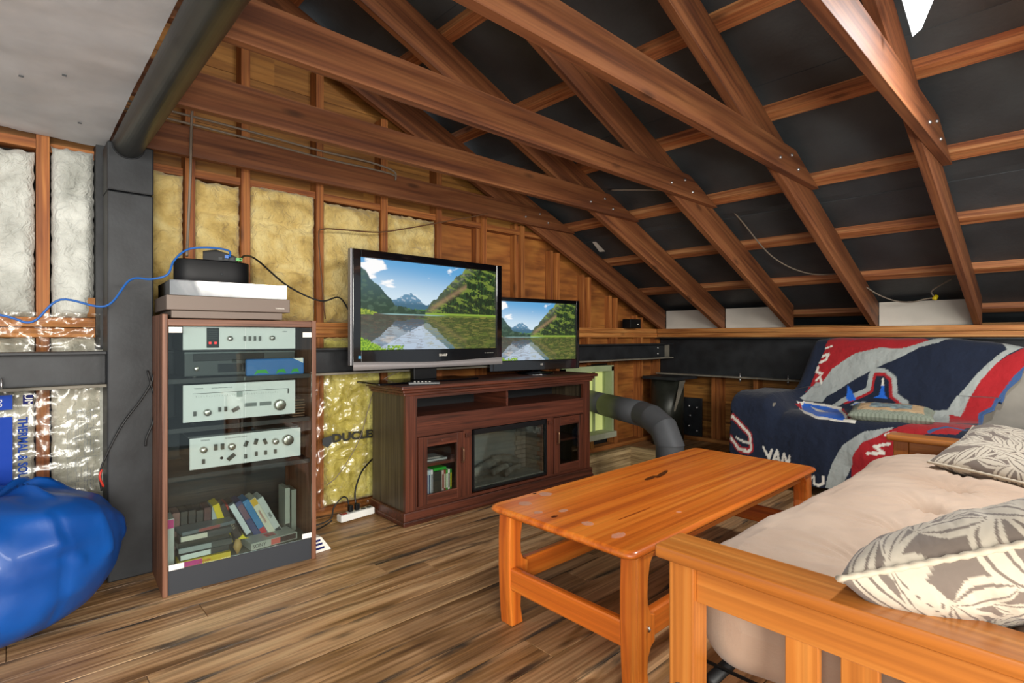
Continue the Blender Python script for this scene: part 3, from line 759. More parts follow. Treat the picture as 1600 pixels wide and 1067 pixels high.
st = [('white cassette box with a magenta top at the left end of the base shelf', 'b8bcb6', [(.8, .98, 'c02a78')], None),
      ('dusty red cassette box beside the magenta topped one', '7c5650', [(.2, .6, 'a08078')], None),
      ('black cassette box with a short white spine label beside the dusty red box', '26241f', [(.1, .4, 'b4b6ac')], None),
      ('black cassette box with a red edged label, next to last before the gap', '221f1c', [(.25, .5, 'c4c4bc'), (.5, .54, 'a03030')], None),
      ('dark cassette box with a plain black spine left of the dark red one', '2c2824', None, None),
      ('dark red patterned cassette box left of the grey one', '4c2c2a', [(.3, .7, '7a4a44')], None),
      ('pale grey cassette box left of the orange red one', '8c9494', [(.3, .9, '98a0a0')], None)]
for i, (lab, c, bd, wd) in enumerate(st):
    case('cassette_box', lab, 'cassette', .022+i*.0285, .13 if i else .06, zb, .0255, vd, vh if i != 4 else .18, c, 0, 0, bd, G, wd)
case('cassette_box', 'orange red cassette box left of the slanting yellow one', 'cassette', .225, .13, zb, .024, vd, .185, '9a2416', .05, 0, [(.4, .9, 'd8401c')], G)
case('cassette_box', 'bright yellow cassette box slanting on the base shelf', 'cassette', .250, .125, zb+.012, .026, vd, .187, 'cdb60c', -.30, 0, None, G, '1987', 'c83818')
case('cassette_box', 'black slanting cassette box with pale lettering right of the yellow one', 'cassette', .292, .125, zb+.012, .026, vd, .187, '2a211c', -.42, 0, None, G, 'BLUJAYA', 'b0a890')
case('cassette_box', 'slanting cassette box with a white spine nearest the door gap', 'cassette', .335, .125, zb+.016, .025, vd, .187, '2a2e34', -.46, 0, [(.12, .95, 'c4ccd0')], G)
case('cassette_box', 'purple blue slanting cassette box behind the door gap', 'cassette', .364, .125, zb+.016, .025, vd, .187, '343c68', -.46, 0, [(.5, .9, '6c5060')], G)
case('cassette_box', 'sky blue slanting cassette box in the leaning group', 'cassette', .393, .125, zb+.016, .026, vd, .187, '3c78a8', -.46, 0, [(.0, .2, 'b02c34')], G)
case('cassette_box', 'cream slanting cassette box with a yellow head', 'cassette', .422, .12, zb+.016, .027, vd, .190, 'c8c6b4', -.46, 0, [(.82, .99, 'c8a030')], G, 'memories', 'a04030')
case('cassette_box', 'grey white slanting cassette box, last of the leaning group', 'cassette', .452, .12, zb+.016, .027, vd, .187, 'b8bcb8', -.46, 0, [(.0, .12, '303030')], G, 'HiFi', '202020')
case('cassette_box', 'dull white upright cassette box right of the leaning group', 'cassette', .498, .15, zb, .022, vd, .205, '9c9e94', 0, 0, [(.0, .2, '22221e')], G)
case('cassette_box', 'dull white upright cassette box at the far right of the base shelf', 'cassette', .530, .16, zb, .022, vd, .19, '8e9086', 0, 0, None, G)
G2 = 'loose cassettes stacked flat on the base shelf'
case('cassette_box', 'flat magenta and yellow cassette box lying at the bottom of the loose stack', 'cassette', .052, .012, zb, .187, .08, .024, 'c0a80c', 0, -.03, [(.0, .45, 'b8247c')], G2, 'parade', 'b02820')
case('cassette_box', 'flat black cassette box with a long white label, second from the bottom of the stack', 'cassette', .060, .02, zb+.0245, .175, .09, .024, '2a2c2a', 0, .02, [(.02, .62, 'c8d0cc')], G2)
case('cassette_box', 'flat grey cassette box in the middle of the loose stack', 'cassette', .058, .03, zb+.049, .19, .09, .024, '3c3f3c', 0, -.04, [(.0, .6, '8c9494')], G2)
case('cassette_box', 'dark open flat cassette case lying across the loose stack', 'cassette', .055, .02, zb+.0735, .187, .10, .020, '1c211c', 0, .12, None, G2)
case('cassette_box', 'flat cassette with a cream label near the top of the loose stack', 'cassette', .062, .03, zb+.094, .185, .095, .024, '2c3234', 0, -.02, [(.02, .52, 'c4c0b0')], G2)
case('cassette_box', 'grey and dull red disc case on top of the loose stack', 'disc case', .070, .03, zb+.1185, .20, .10, .014, '5c6468', 0, .15, [(.3, .7, '8c4440')], G2)
t = case('cassette_box', 'grey video cassette box lying alone on the right of the base shelf', 'cassette', .320, .02, zb, .20, .11, .030, 'a4a69c', 0, .12, [(.42, .62, 'c05a50'), (.62, .97, '3c2c28')])
sb = t.children[0]; text('SONY', .021, plain('ink', '282828', .5), sb, (-.066, -.056, 0), (PI/2, 0, 0)); prism('top_mark', [(-.02, -.0), (.02, 0), (.02, .004), (-.02, .004)], -.02, .02, plain('red_ink', 'b8404c', .5), sb).location = (0, 0, .0135)
text('83', .03, plain('ink', '303030', .5), sb, (0, -.01, .0152), (0, 0, 0))
pt = thing('party_horn', 'small yellow and tan paper toy beside the loose cassette stack', 'toy', cw(.27, .03, zb), CR)
lathe('body', [(.004, 0), (.018, .03), (.010, .06), (.0, .062)], plain('tan', 'a8884c', .6), pt, 12, (0, .0, 0)); prism('star', [(-.0, .06), (.02, .075), (.012, .09), (.03, .06), (.045, .055)], -.004, .004, plain('yellow', 'd0c020', .5), pt)
# papers at the right foot of the cabinet
pa = thing('paper_sheet', 'folded white paper with blue print on the floor beside the cabinet', 'paper', (1.035, 2.44, 0), .1)
prism('sheet', [(-.02, 0), (.07, 0), (.02, .07), (-.02, .075)], -.0, .05, M['label'], pa)
for i, z in enumerate((.02, .04, .058)): box('print', -.008, .035-.01*i, -.002, 0, z-.006, z+.003, inkn, pa)

# on top: turntable, soundbase, router
tt = thing('turntable', 'brown grey turntable with smoky dust cover on top of the stereo cabinet', 'turntable', (.430, 2.40, 1.0755), CR)
box('plinth_base', .018, .43, .015, .33, .0, .030, M['brownmetal'], tt, bevel=.002)
box('plinth', 0, .457, 0, .35, .031, .088, M['brownmetal'], tt, bevel=.002)
cv = multi('dust_cover', [(.012, .445, .006, .010, .089, .145), (.012, .016, .010, .34, .089, .145), (.441, .445, .01, .34, .089, .145), (.012, .445, .006, .345, .143, .147)], M['cover'], tt)
lathe('platter', [(.145, 0), (.148, .006), (.145, .016), (0, .018)], M['black'], tt, 48, (.19, .175, .089), cap=False)
tube('tonearm', [(.39, .28, .115), (.385, .15, .112), (.34, .09, .108)], .004, M['knob'], tt)
text('YAMAHA', .009, M['label'], tt, (.415, -.001, .048), (PI/2, 0, 0))
sp = thing('sound_speaker', 'oval black speaker on the turntable dust cover', 'speaker', (.492, 2.56, 1.2225), CR)
pts = [(math.copysign(abs(math.cos(a))**.5, math.cos(a))*.145+.145, math.copysign(abs(math.sin(a))**.8, math.sin(a))*.06+.06) for a in [2*PI*i/36 for i in range(36)]]
v = [(x, y, z) for z in (.004, .108) for x, y in pts]; f = [tuple(range(35, -1, -1)), tuple(range(36, 72))]+[(i, (i+1) % 36, (i+1) % 36+36, i+36) for i in range(36)]
ob = link('body', mesh('body', v, f), M['black'], sp, bevel=.005)
for p_ in ob.data.polygons: p_.use_smooth = len(p_.vertices) == 4
for x in (.06, .23): lathe('foot', [(.01, 0), (.01, .004)], M['rubber'], sp, 10, (x, .06, 0))
lathe('badge', [(0, 0), (.005, 0), (.004, .002), (0, .002)], M['print'], sp, 10, (.17, -.0005, .05), (PI/2, 0, 0), cap=False)
rt = thing('network_router', 'small black router with plugged cables on the oval speaker', 'router', (.60, 2.60, 1.3315), -.35)
prism('housing', [(0, 0), (.13, 0), (.13, .022), (.05, .05), (0, .04)], 0, .09, M['black'], rt, bevel=.002)
for i in range(3): box('port', .06+i*.022, .074+i*.022, -.001, .002, .006, .018, M['print'], rt)
box('green_plug', .125, .152, .0, .014, .004, .018, M['green'], rt, label='bright green plug')
box('blue_plug', .085, .10, -.018, .0, .012, .026, M['wire_blue'], rt, label='blue plug')

# ------------------------------------------------------------------ media console with fireplace
KR = -.018
con = thing('media_console', 'dark cherry media console with electric fireplace and glass side doors', 'media console', (1.513, 2.457, 0), KR)
W = 1.507; DP = .365
c = M['cherry']
box('plinth', -.012, W+.012, -.012, DP, 0, .075, c, con, bevel=.006)
box('plinth_lip', -.018, W+.018, -.018, DP, .008, .030, c, con, bevel=.006)
box('side_panel', .004, .022, .02, DP, .075, .69, M['cherry_side'], con, label='olive brown veneer side', long=2)
box('side_panel', W-.022, W-.004, .02, DP, .075, .69, M['cherry_side'], con, long=2)
box('back_panel', .02, W-.02, DP-.01, DP, .075, .69, dk, con)
box('stile', .004, .075, 0, .022, .075, .69, c, con); box('stile', W-.075, W-.004, 0, .022, .075, .69, c, con)
box('rail', .075, W-.075, .001, .024, .465, .575, c, con); box('rail_top', .075, W-.075, .001, .024, .672, .69, c, con)
box('bottom_rail', .075, W-.075, .001, .024, .075, .09, c, con)
box('cornice', -.012, W+.012, -.012, DP, .69, .705, c, con, bevel=.004)
box('cornice', -.022, W+.022, -.022, DP, .705, .722, c, con, bevel=.005)
box('top', -.04, W+.04, -.04, DP+.005, .722, .744, c, con, bevel=.006)
box('shelf', .022, W-.022, .024, DP-.01, .555, .573, c, con)
box('divider', .735, .752, .03, DP-.01, .573, .69, c, con)
box('cable_grommet', .64, .648, DP-.013, DP-.010, .645, .655, M['label'], con)
# door openings: left .075...36, fireplace .41-.99..., right 1.13-1.43
XL0, XL1, XR0, XR1 = .078, .385, 1.125, 1.432
box('mullion', XL1, XL1+.058, .001, .024, .09, .465, c, con); box('mullion', XR0-.058, XR0, .001, .024, .09, .465, c, con)
for (a, b, side) in ((XL0, XL1, 1), (XR0, XR1, -1)):
    box('inner_shelf', a-.03, b+.03, .04, DP-.01, .285, .300, c, con)
    box('inner_floor', a-.05, b+.05, .03, DP-.01, .082, .094, c, con)
    box('inner_side', (b+.04 if side > 0 else a-.055), (b+.055 if side > 0 else a-.04), .024, DP-.01, .09, .56, dk, con)
    dr = bpy.data.objects.new('door', None); COL.objects.link(dr); dr.parent = con; dr.location = (a, -.012, .092)
    ww = b-a; hh = .37; fw = .055
    box('door_frame', 0, fw, 0, .018, 0, hh, c, dr, bevel=.002); box('door_frame', ww-fw, ww, 0, .018, 0, hh, c, dr, bevel=.002)
    box('door_frame', fw, ww-fw, 0, .018, 0, fw, c, dr, bevel=.002); box('door_frame', fw, ww-fw, 0, .018, hh-fw, hh, c, dr, bevel=.002)
    box('door_glass', fw, ww-fw, .007, .010, fw, hh-fw, M['glass2'], dr)
    hx = ww-.024 if side > 0 else .024
    tube('handle', [(hx, .0, .20), (hx, -.02, .205), (hx, -.022, .24), (hx, -.02, .275), (hx, 0, .28)], .005, plain('bronze', '8a6a50', .3, .8), dr, sp=5)
    box('latch', (ww*.55, ww*.55+.0)[0]-.025, ww*.55+.03, -.006, .0, hh-.040, hh-.022, c, dr, bevel=.002)
for x in (XL1+.008, XR0-.052): box('hinge_block', x, x+.040, -.012, .001, .425, .448, c, con, bevel=.002)
# firebox
FX0, FX1, FZ0, FZ1 = XL1+.062, XR0-.062, .10, .462
fb = bpy.data.objects.new('firebox', None); COL.objects.link(fb); fb.parent = con; fb.location = (0, 0, 0)
frm = plain('fire_frame', '0c0d0f', .35)
multi('frame', [(FX0, FX0+.014, -.004, .014, FZ0, FZ1), (FX1-.014, FX1, -.004, .014, FZ0, FZ1), (FX0, FX1, -.004, .014, FZ0, FZ0+.012), (FX0, FX1, -.004, .014, FZ1-.030, FZ1)], frm, fb)
box('fire_glass', FX0+.014, FX1-.014, .004, .006, FZ0+.012, FZ1-.03, M['glass_fire'], fb)
grey = mottled('firebox_grey', [(.3, '8a8e8c'), (.7, 'a0a4a2')], 4, .8)
box('fire_back', FX0, FX1, .19, .20, FZ0, FZ1, grey, fb)
box('fire_bed', FX0, FX1, .015, .20, FZ0, FZ0+.02, mottled('ash_bed', [(.3, '8c8c88'), (.7, 'c4c4be')], 60, .9, bump=.8, bscale=90), fb)
box('fire_hood', FX0, FX1, .015, .20, FZ1-.035, FZ1, frm, fb)
brk = [mottled('firebrick', [(.3, '988c82'), (.7, 'b4a89c')], 9, .9, bump=.4), mottled('firebrick_red', [(.3, '9c6450'), (.7, 'c49078')], 9, .9, bump=.4)]
for side, xx in ((0, FX0+.006), (1, FX1-.012)):
    box('mortar_panel', xx-.002 if side else xx-.006, xx+.006 if side else xx+.002, .015, .195, FZ0+.02, FZ1-.03, frm, fb)
    for i in range(10):
        zz = FZ0+.022+i*.031
        if zz+.028 > FZ1-.03: break
        ys = [.017, .070, .130, .192] if i % 2 else [.017, .042, .100, .160, .192]
        for a, b in zip(ys[:-1], ys[1:]):
            box('brick', xx-.008 if side else xx, xx if side else xx+.008, a+.0015, b-.0015, zz, zz+.028, brk[1 if a < .03 else 0], fb)
for (a, b) in (((-0.11), 0),):
    for i in range(9):
        zz = FZ0+.022+i*.031
        if zz+.028 > FZ1-.05: break
        q = .0 if i % 2 else .03
        for k2 in range(2):
            x0 = FX1-.115+k2*.052+(0 if i % 2 else .012)
            box('brick', x0+.0015, min(x0+.05, FX1-.014), .180, .190, zz, zz+.028, brk[0], fb)
logm = mottled('ceramic_log', [(.3, '6c6a66'), (.55, 'a09c94'), (.75, 'c4c0b6')], 16, .9, bump=1, bscale=30)
def logg(p0, p1, r, sd):
    P = spline([p0, ((p0[0]+p1[0])/2+.01*math.sin(sd), (p0[1]+p1[1])/2, (p0[2]+p1[2])/2+.012), p1], 8)
    me = tubemesh('log', P, [r*(1+.15*math.sin(i*1.7+sd)) for i in range(len(P))], 12)
    for v in me.vertices: v.co += v.normal*.004*fbm(v.co.x*40, v.co.y*40+sd, v.co.z*40) if True else 0
    link('log', me, logm, fb, smooth=True)
logg((FX0+.05, .10, FZ0+.055), (FX0+.27, .13, FZ0+.115), .026, 1)
logg((FX0+.21, .07, FZ0+.062), (FX0+.37, .11, FZ0+.070), .020, 2)
logg((FX0+.25, .12, FZ0+.135), (FX0+.45, .10, FZ0+.095), .024, 3)
logg((FX0+.30, .05, FZ0+.042), (FX0+.50, .13, FZ0+.050), .018, 4)
# game cases behind the left door, in console axes
kc, ks = math.cos(KR), math.sin(KR)
def kw(x, y, z): return (1.513+x*kc-y*ks, 2.457+x*ks+y*kc, z)
gc = [('5c90b8', 'pale blue'), ('20508c', 'deep blue'), ('d4dcdc', 'white'), ('b8ccd8', 'ice blue'), ('e0e4e4', 'bright white')]
gx = .133
for i, (cc, nm) in enumerate(gc):
    t = thing('game_case', nm+' spined game case in the left door of the console, '+['leftmost', 'second from the left', 'third from the left', 'fourth from the left', 'fifth from the left'][i], 'game case', kw(gx, .05, .0945), KR, 'game cases in the console')
    box('shell', 0, .014, 0, .13, 0, .165, plain('case', cc, .3), t, bevel=.001); box('spine_print', .003, .011, -.0008, 0, .03, .14, plain('sp', ['ffffff', '9cc0e0', '3c6ca0', '203c60', '606870'][i], .4), t); gx += .0155
t = thing('console_box', 'bright green topped box among the game cases', 'box', kw(gx+.004, .05, .0945), KR)
box('shell', 0, .050, 0, .13, 0, .150, plain('dk_green_box', '2e322c', .4), t, bevel=.001); box('lid', -.001, .085, -.001, .13, .1535, .170, M['green'], t, bevel=.003)
gx += .056
for i, cc in enumerate(['c4b8b0', '8c3c34', '3c9c34', 'e0e0d8', '2c8c2c']):
    t = thing('game_case', ['cream', 'dark red', 'mid green', 'off white', 'deep green'][i]+' spined game case right of the green topped box', 'game case', kw(gx, .045, .0945), KR, 'game cases in the console')
    box('shell', 0, .0125, 0, .125, 0, .152, plain('case', cc, .3), t, bevel=.001); box('spine_print', .002, .010, -.0008, 0, .05, .13, plain('sp', ['803828', 'd0d0c0', 'e8e8e0', '503040', 'd8c020'][i], .4), t); gx += .0138
t = thing('disc_sleeve', 'clear disc case lying on the inner shelf above the game cases', 'disc case', kw(.13, .07, .3005), KR)
box('shell', 0, .19, 0, .14, 0, .012, plain('grey_case', '9aa0a0', .15), t, bevel=.002); box('disc_label', .08, .16, .02, .05, .012, .0125, M['label'], t)

# ------------------------------------------------------------------ televisions
def sky_pic(u, v):
    """mountain lake picture; u left-right, v bottom-top"""
    n = lambda s, q=0: fbm(u*s*1.78, v*s, q)
    def C(h): return Vector(lin(h))
    wl = .405                                    # waterline
    lmt = .90-1.75*u-.9*max(0, u-.22)*0+.03*fbm(u*20, 1)  # left mountain top
    if u > .24: lmt = .50-.35*(u-.24)+.02*fbm(u*30, 1)
    lmt = max(lmt, .45)
    far = .52+.09*max(0, 1-abs(u-.335)/.09)+.025*fbm(u*30, 4)+.07*max(0, 1-abs(u-.27)/.16)
    rmt = .47+.62*max(0, u-.44)**.92*2.55+.03*fbm(u*22, 9) if u > .43 else 0
    def above(u, v):
        if u > .43 and v < rmt:
            g = C('4a5a44').lerp(C('8a8a78'), sm(-.1, .5, fbm(u*30, v*30, 2))*sm(.55, .95, v))
            edge = sm(.0, .22, rmt-v)                                        # below the ridge: trees
            tr = fbm(u*70, v*16, 3)
            g = g.lerp(C('2c4a1e').lerp(C('14280f'), sm(-.25, .15, -tr)), edge)
            if fbm(u*14+v*8, v*16, 11)+.25*fbm(u*60, v*60, 3) > .16: g = g.lerp(C('8aa03c'), .6)
            tan = math.exp(-((v-(.44+.62*(u-.44)*1.75))/.035)**2)
            if u < .75: g = g.lerp(C('9a7c5c'), .75*tan*sm(.43, .5, u))
            if u > .55 and v < .62*u+.12 and fbm(u*90, v*7, 5) > -.08: g = g.lerp(C('12260f'), .75)
            if v < wl+.025: g = C('8aa83a')
            return g
        if v < lmt: return C('3a5a5c').lerp(C('22402c'), sm(.8, .45, v)).lerp(C('5c7a60'), .4*sm(0, .5, fbm(u*25, v*25, 6)))
        if v < wl+.06+.02*fbm(u*40, 2): return C('3c6a2c') if fbm(u*60, v*60) > 0 else C('5c8a34')
        if v < far: return C('6490ae').lerp(C('dfe8f0'), .6*sm(.15, .5, fbm(u*40, v*40, 8))).lerp(C('3c6880'), sm(.6, .5, v))
        s = C('d4e8f4').lerp(C('5ca4d8'), sm(.5, 1.0, v+.12*(u-.4)))
        cl = sm(.0, .35, fbm(u*7, v*9, 13)+1.1*math.exp(-((u-.08)/.10)**2-((v-.90)/.12)**2)-.45)
        return s.lerp(C('ffffff'), min(1, cl))
    if v > wl: c = above(u, v)
    else:
        rv = wl+(wl-v)*1.15+.02*fbm(u*30, v*90, 5); ru = u+.01*fbm(u*20, v*70, 2)
        c = above(ru, min(rv, .99))
        c = c.lerp(C('4a5420') if u > .42 else C('54463a'), .72 if u > .42 else .55)
        # bright sky reflection triangle
        w = .27*(1-(v/.27)) if v < .27 else 0
        if w > 0 and abs(ru-.40+.05*(1-v/.27)) < w*.9+.01: c = c.lerp(C('c4d4e6'), .75)
        if fbm(u*14, v*110, 7) > .22: c = c.lerp(C('9a9048') if u > .42 else C('6a5644'), .45)
        if v > wl-.012 and .1 < u < .62: c = c.lerp(C('a8d8d8'), .7*sm(.1, .2, u)*sm(.62, .45, u))
    if v < .14-.9*max(0, u-.01)+.03*fbm(u*80, 3) or (v < .05 and .17 < u < .28 and fbm(u*70, v*50) > -.2):
        c = C('9ac02c') if fbm(u*90, v*60) > 0 else C('5c8a1c')
    if .385 < v < .45+.02*fbm(u*60, 3) and u < .105-1.6*abs(v-.41)+.02*fbm(u*50, v*50): c = C('a8b83c').lerp(C('5c7a24'), sm(-.2, .2, fbm(u*70, v*70)))
    return c
M['screen'] = vcol('screen_picture', .25, emit=.95)
def tv(name, lab, loc, rz, w, h, bz, bb, thick, logo, silver):
    t = thing(name, lab, 'television', loc, rz)
    # frame: origin at bottom left front of the cabinet
    multi('bezel', [(0, bz, 0, thick, 0, h), (w-bz, w, 0, thick, 0, h), (bz, w-bz, 0, thick, h-bz*.9, h), (bz, w-bz, 0, thick, 0, bb)], M['glossblack'], t, bevel=.003)
    box('rear_shell', .12, w-.12, thick, thick+(.04 if silver else .018), .05, h-.05, M['black'], t, bevel=.02)
    box('panel', bz, w-bz, .012, thick-.001, bb, h-bz*.9, M['black'], t)
    nx, nz = (300, 170) if silver else (200, 114)
    grid('screen', nx, nz, lambda u, v: (lerp(bz+.001, w-bz-.001, u), .010, lerp(bb+.001, h-bz*.9-.001, v)), M['screen'], t, smooth=False, col=sky_pic, label='lit screen showing a mountain lake')
    if silver:
        box('side_trim', -.012, 0, .004, thick, 0, h, plain('grey_trim', '8c8c90', .35, .5), t, bevel=.003)
        V = []; n = 40
        for i in range(n+1):
            x = w*i/n; V.append((x, -.004, .028-.012*math.sin(PI*i/n)**2))
        v = []; f = []
        for (x, y, zt) in V: v += [(x, -.004, -.026+.006*math.sin(PI*x/w)*0), (x, -.004, zt-.028+.018), (x, .02, zt-.01), (x, .02, -.026)]
        for i in range(n):
            a = i*4; b = a+4; f += [(a, b, b+1, a+1), (a+1, b+1, b+2, a+2), (a+3, b+3, b, a)]
        link('lower_trim', mesh('lower_trim', v, f), plain('silver_trim', 'a8a4a4', .35, .4), t, smooth=True)
        box('energy_sticker', .03, .045, -.0012, 0, .035, .05, plain('sticker_blue', '4c94c0', .4), t)
        for i in range(5): box('button', w*.86+i*.016, w*.86+i*.016+.005, -.001, 0, .048, .051, M['label'], t)
    text(logo, .020 if silver else .018, M['label'], t, (w*.55, -.0012, bb*.55), (PI/2, 0, 0))
    return t
t1 = tv('large_television', 'large flat television with silver lower trim on the console', (1.292, 2.60, .853), 0, 1.035, .61, .045, .078, .035, 'SHARP', True)
box('stand_base', .12, .80, -.05, .20, -.110, -.098, M['glossblack'], t1, bevel=.005, label='black glass stand base')
box('stand_neck', .40, .56, .05, .09, -.098, .10, M['black'], t1, bevel=.004)
t2a = math.atan2(2.545-2.663, 3.04-2.28)
t2 = tv('small_television', 'smaller flat television with black frame right of the large one', (2.279, 2.664, .775), t2a, .77, .492, .028, .068, .028, 'LG', False)
lathe('stand_base', [(.13, 0), (.13, .010), (.12, .016), (.04, .024), (.03, .05), (0, .05)], M['glossblack'], t2, 40, (.40, .045, -.031), cap=False)
text('JVC', .012, M['label'], t1, (.03, -.0012, .012), (PI/2, 0, 0))
rc = thing('remote_control', 'slim grey remote lying on the left end of the console top', 'remote', (1.56, 2.50, .7445), -.5)
box('shell', -.0, .17, -.018, .018, 0, .014, plain('remote_grey', '3c3e40', .35), rc, bevel=.004)
for i in range(5): box('key', .03+i*.02, .04+i*.02, -.006, .006, .014, .016, M['label'], rc)

# ------------------------------------------------------------------ power strip and wires
ps = thing('power_strip', 'white power strip with black plugs on the floor beside the console', 'power strip', (1.385, 2.75, 0), .10)
box('body', -.105, .105, -.025, .025, .01, .048, M['white'], ps, bevel=.006); box('rocker', -.095, -.062, -.014, .014, .048, .053, plain('rocker_red', '7c2018', .4), ps)
for x in (.045, .08): lathe('outlet', [(.014, 0), (.014, .0015), (0, .0015)], M['print'], ps, 16, (x, 0, .048), cap=False)
for x in (-.035, .005): box('plug', x-.012, x+.012, -.012, .012, .05, .085, M['black'], ps, bevel=.004)
def cable(name, lab, pts, r, mat, sp=8): return tag(tube(name, pts, r, mat, seg=8, sp=sp), lab, 'cable')

cable('network_cable', 'blue network cable sagging from the left wall to the router', [(-.9, 2.66, 1.16), (-.3, 2.66, 1.13), (-.033, 2.66, 1.08), (.053, 2.66, 1.057), (.134, 2.66, 1.143), (.271, 2.66, 1.124), (.34, 2.58, 1.226), (.40, 2.52, 1.229), (.452, 2.50, 1.25), (.478, 2.515, 1.31), (.53, 2.53, 1.362), (.61, 2.53, 1.378), (.685, 2.54, 1.375), (.695, 2.555, 1.350)], .0042, M['wire_blue'])
cable('power_cable', 'black cable looping from the green plug to the large television', [(.735, 2.55, 1.343), (.78, 2.62, 1.372), (.87, 2.74, 1.37), (1.035, 2.8, 1.262), (1.203, 2.8, 1.195), (1.311, 2.8, 1.217), (1.378, 2.8, 1.132), (1.42, 2.76, 1.06)], .0045, M['wire_black'])
cable('hanging_cable', 'pale grey cable hanging straight down in front of the wool bays', [(.625, 2.8, 2.3), (.602, 2.8, 2.017), (.595, 2.8, 1.722), (.585, 2.79, 1.5), (.565, 2.72, 1.36)], .006, M['wire_grey'])
cable('wall_cable', 'brown cable rising along a stud then crossing the wool bays to the right', [(1.249, 2.84, 1.10), (1.235, 2.85, 1.3), (1.213, 2.84, 1.543), (1.238, 2.84, 1.588), (1.35, 2.84, 1.60), (1.565, 2.84, 1.615), (1.75, 2.83, 1.66), (1.99, 2.82, 1.73), (2.2, 2.80, 1.79), (2.35, 2.77, 1.835)], .004, plain('brown_cable', '5c3c22', .6))
for dz, lab in ((.015, 'upper of the two grey cables running above the back wall tie'), (-.022, 'lower of the two grey cables running above the back wall tie')):
    cable('run_cable', lab, [(.35, 2.81, 2.0+dz), (.611, 2.81, 2.0+dz), (.892, 2.81, 1.995+dz), (1.22, 2.81, 1.985+dz), (1.5, 2.815, 1.99+dz), (1.66, 2.82, 1.978+dz*.6), (1.68, 2.83, 1.94)], .0055, M['wire_grey'])
cable('cut_cable', 'black cable with bare red end hanging knotted on the steel column', [(.262, 2.70, .385), (.258, 2.70, .44), (.268, 2.70, .50), (.327, 2.695, .638), (.39, 2.695, .735), (.425, 2.69, .80), (.437, 2.69, .845), (.428, 2.69, .80)], .004, M['wire_black'])
cable('cut_cable', 'red and white frayed wire tip at the left edge of the column', [(.268, 2.70, .40), (.256, 2.698, .44), (.262, 2.70, .47)], .0045, plain('red_wire', 'c03020', .5))
cable('plug_cable', 'black cable with plug dangling in the gap left of the stereo cabinet', [(.415, 2.69, .86), (.428, 2.69, .80), (.440, 2.69, .74), (.436, 2.69, .65), (.412, 2.69, .58), (.408, 2.69, .545)], .004, M['wire_black'])
cable('strip_cable', 'black cord looping up from the power strip to the floor by the cabinet', [(1.13, 2.76, .012), (1.24, 2.76, .03), (1.27, 2.78, .08), (1.315, 2.78, .125), (1.335, 2.76, .125), (1.345, 2.755, .085)], .004, M['wire_black'])
cable('strip_cable', 'black cord rising from the power strip behind the console', [(1.385, 2.757, .085), (1.395, 2.78, .15), (1.45, 2.82, .23), (1.52, 2.86, .27), (1.60, 2.92, .29)], .005, M['wire_black'])
cable('strip_cable', 'black cord lying on the floor right of the stereo cabinet', [(1.04, 2.74, .006), (1.14, 2.72, .006), (1.22, 2.75, .012), (1.245, 2.745, .028)], .004, M['wire_black'])
cable('thin_cable', 'thin grey wire drooping from the console top across the yellow wool', [(1.72, 2.83, .80), (1.62, 2.84, .76), (1.56, 2.86, .70), (1.515, 2.86, .579), (1.454, 2.86, .401), (1.339, 2.86, .238), (1.268, 2.86, .186)], .0025, M['wire_grey'])
cable('roof_cable', 'grey cable sagging between the rafters under the black roof', [(2.95, 2.19, 1.99), (3.05, 1.95, 1.96), (3.32, 1.66, 1.93), (3.55, 1.60, 1.80), (3.85, 1.50, 1.56), (4.1, 1.35, 1.45), (4.3, 1.15, 1.45)], .005, M['wire_grey'])
cable('roof_cable', 'grey cable drooping to the yellow wire nut before the white foam board', [(4.45, 1.09, 1.36), (4.5, 1.02, 1.30), (4.55, .93, 1.255), (4.56, .84, 1.245), (4.57, .77, 1.262), (4.58, .73, 1.268)], .005, M['wire_grey'])
cable('roof_cable', 'short cable rising from the yellow wire nut to the roof', [(4.58, .725, 1.28), (4.57, .735, 1.31), (4.56, .70, 1.34), (4.53, .62, 1.385)], .005, M['wire_grey'])
wnut = thing('wire_nut', 'small yellow wire nut hanging by the white foam board', 'connector', (4.58, .725, 1.255))
lathe('cap', [(.010, 0), (.016, .006), (.012, .035), (0, .038)], plain('yellow_plastic', 'e0c818', .4), wnut, 12, (0, 0, 0), (.5, .3, 0))
tag(link('white_strip', mesh('white_strip', [(1.414, 2.897, 2.670), (1.613, 2.727, 2.590), (1.625, 2.742, 2.586), (1.426, 2.912, 2.666), (1.414, 2.897, 2.676), (1.613, 2.727, 2.596), (1.625, 2.742, 2.592), (1.426, 2.912, 2.672)], boxv(0,1,0,1,0,1)[1]), M['board_white']), 'white strip tucked between the roof and the upper ties', 'strip')
tag(box('foam_scrap', 3.56, 3.72, 2.80, 2.86, 1.765, 1.777, M['board_white'], rot=(0, math.atan(SL), .25)), 'white foam scrap tucked behind the rafter near the back wall', 'scrap')

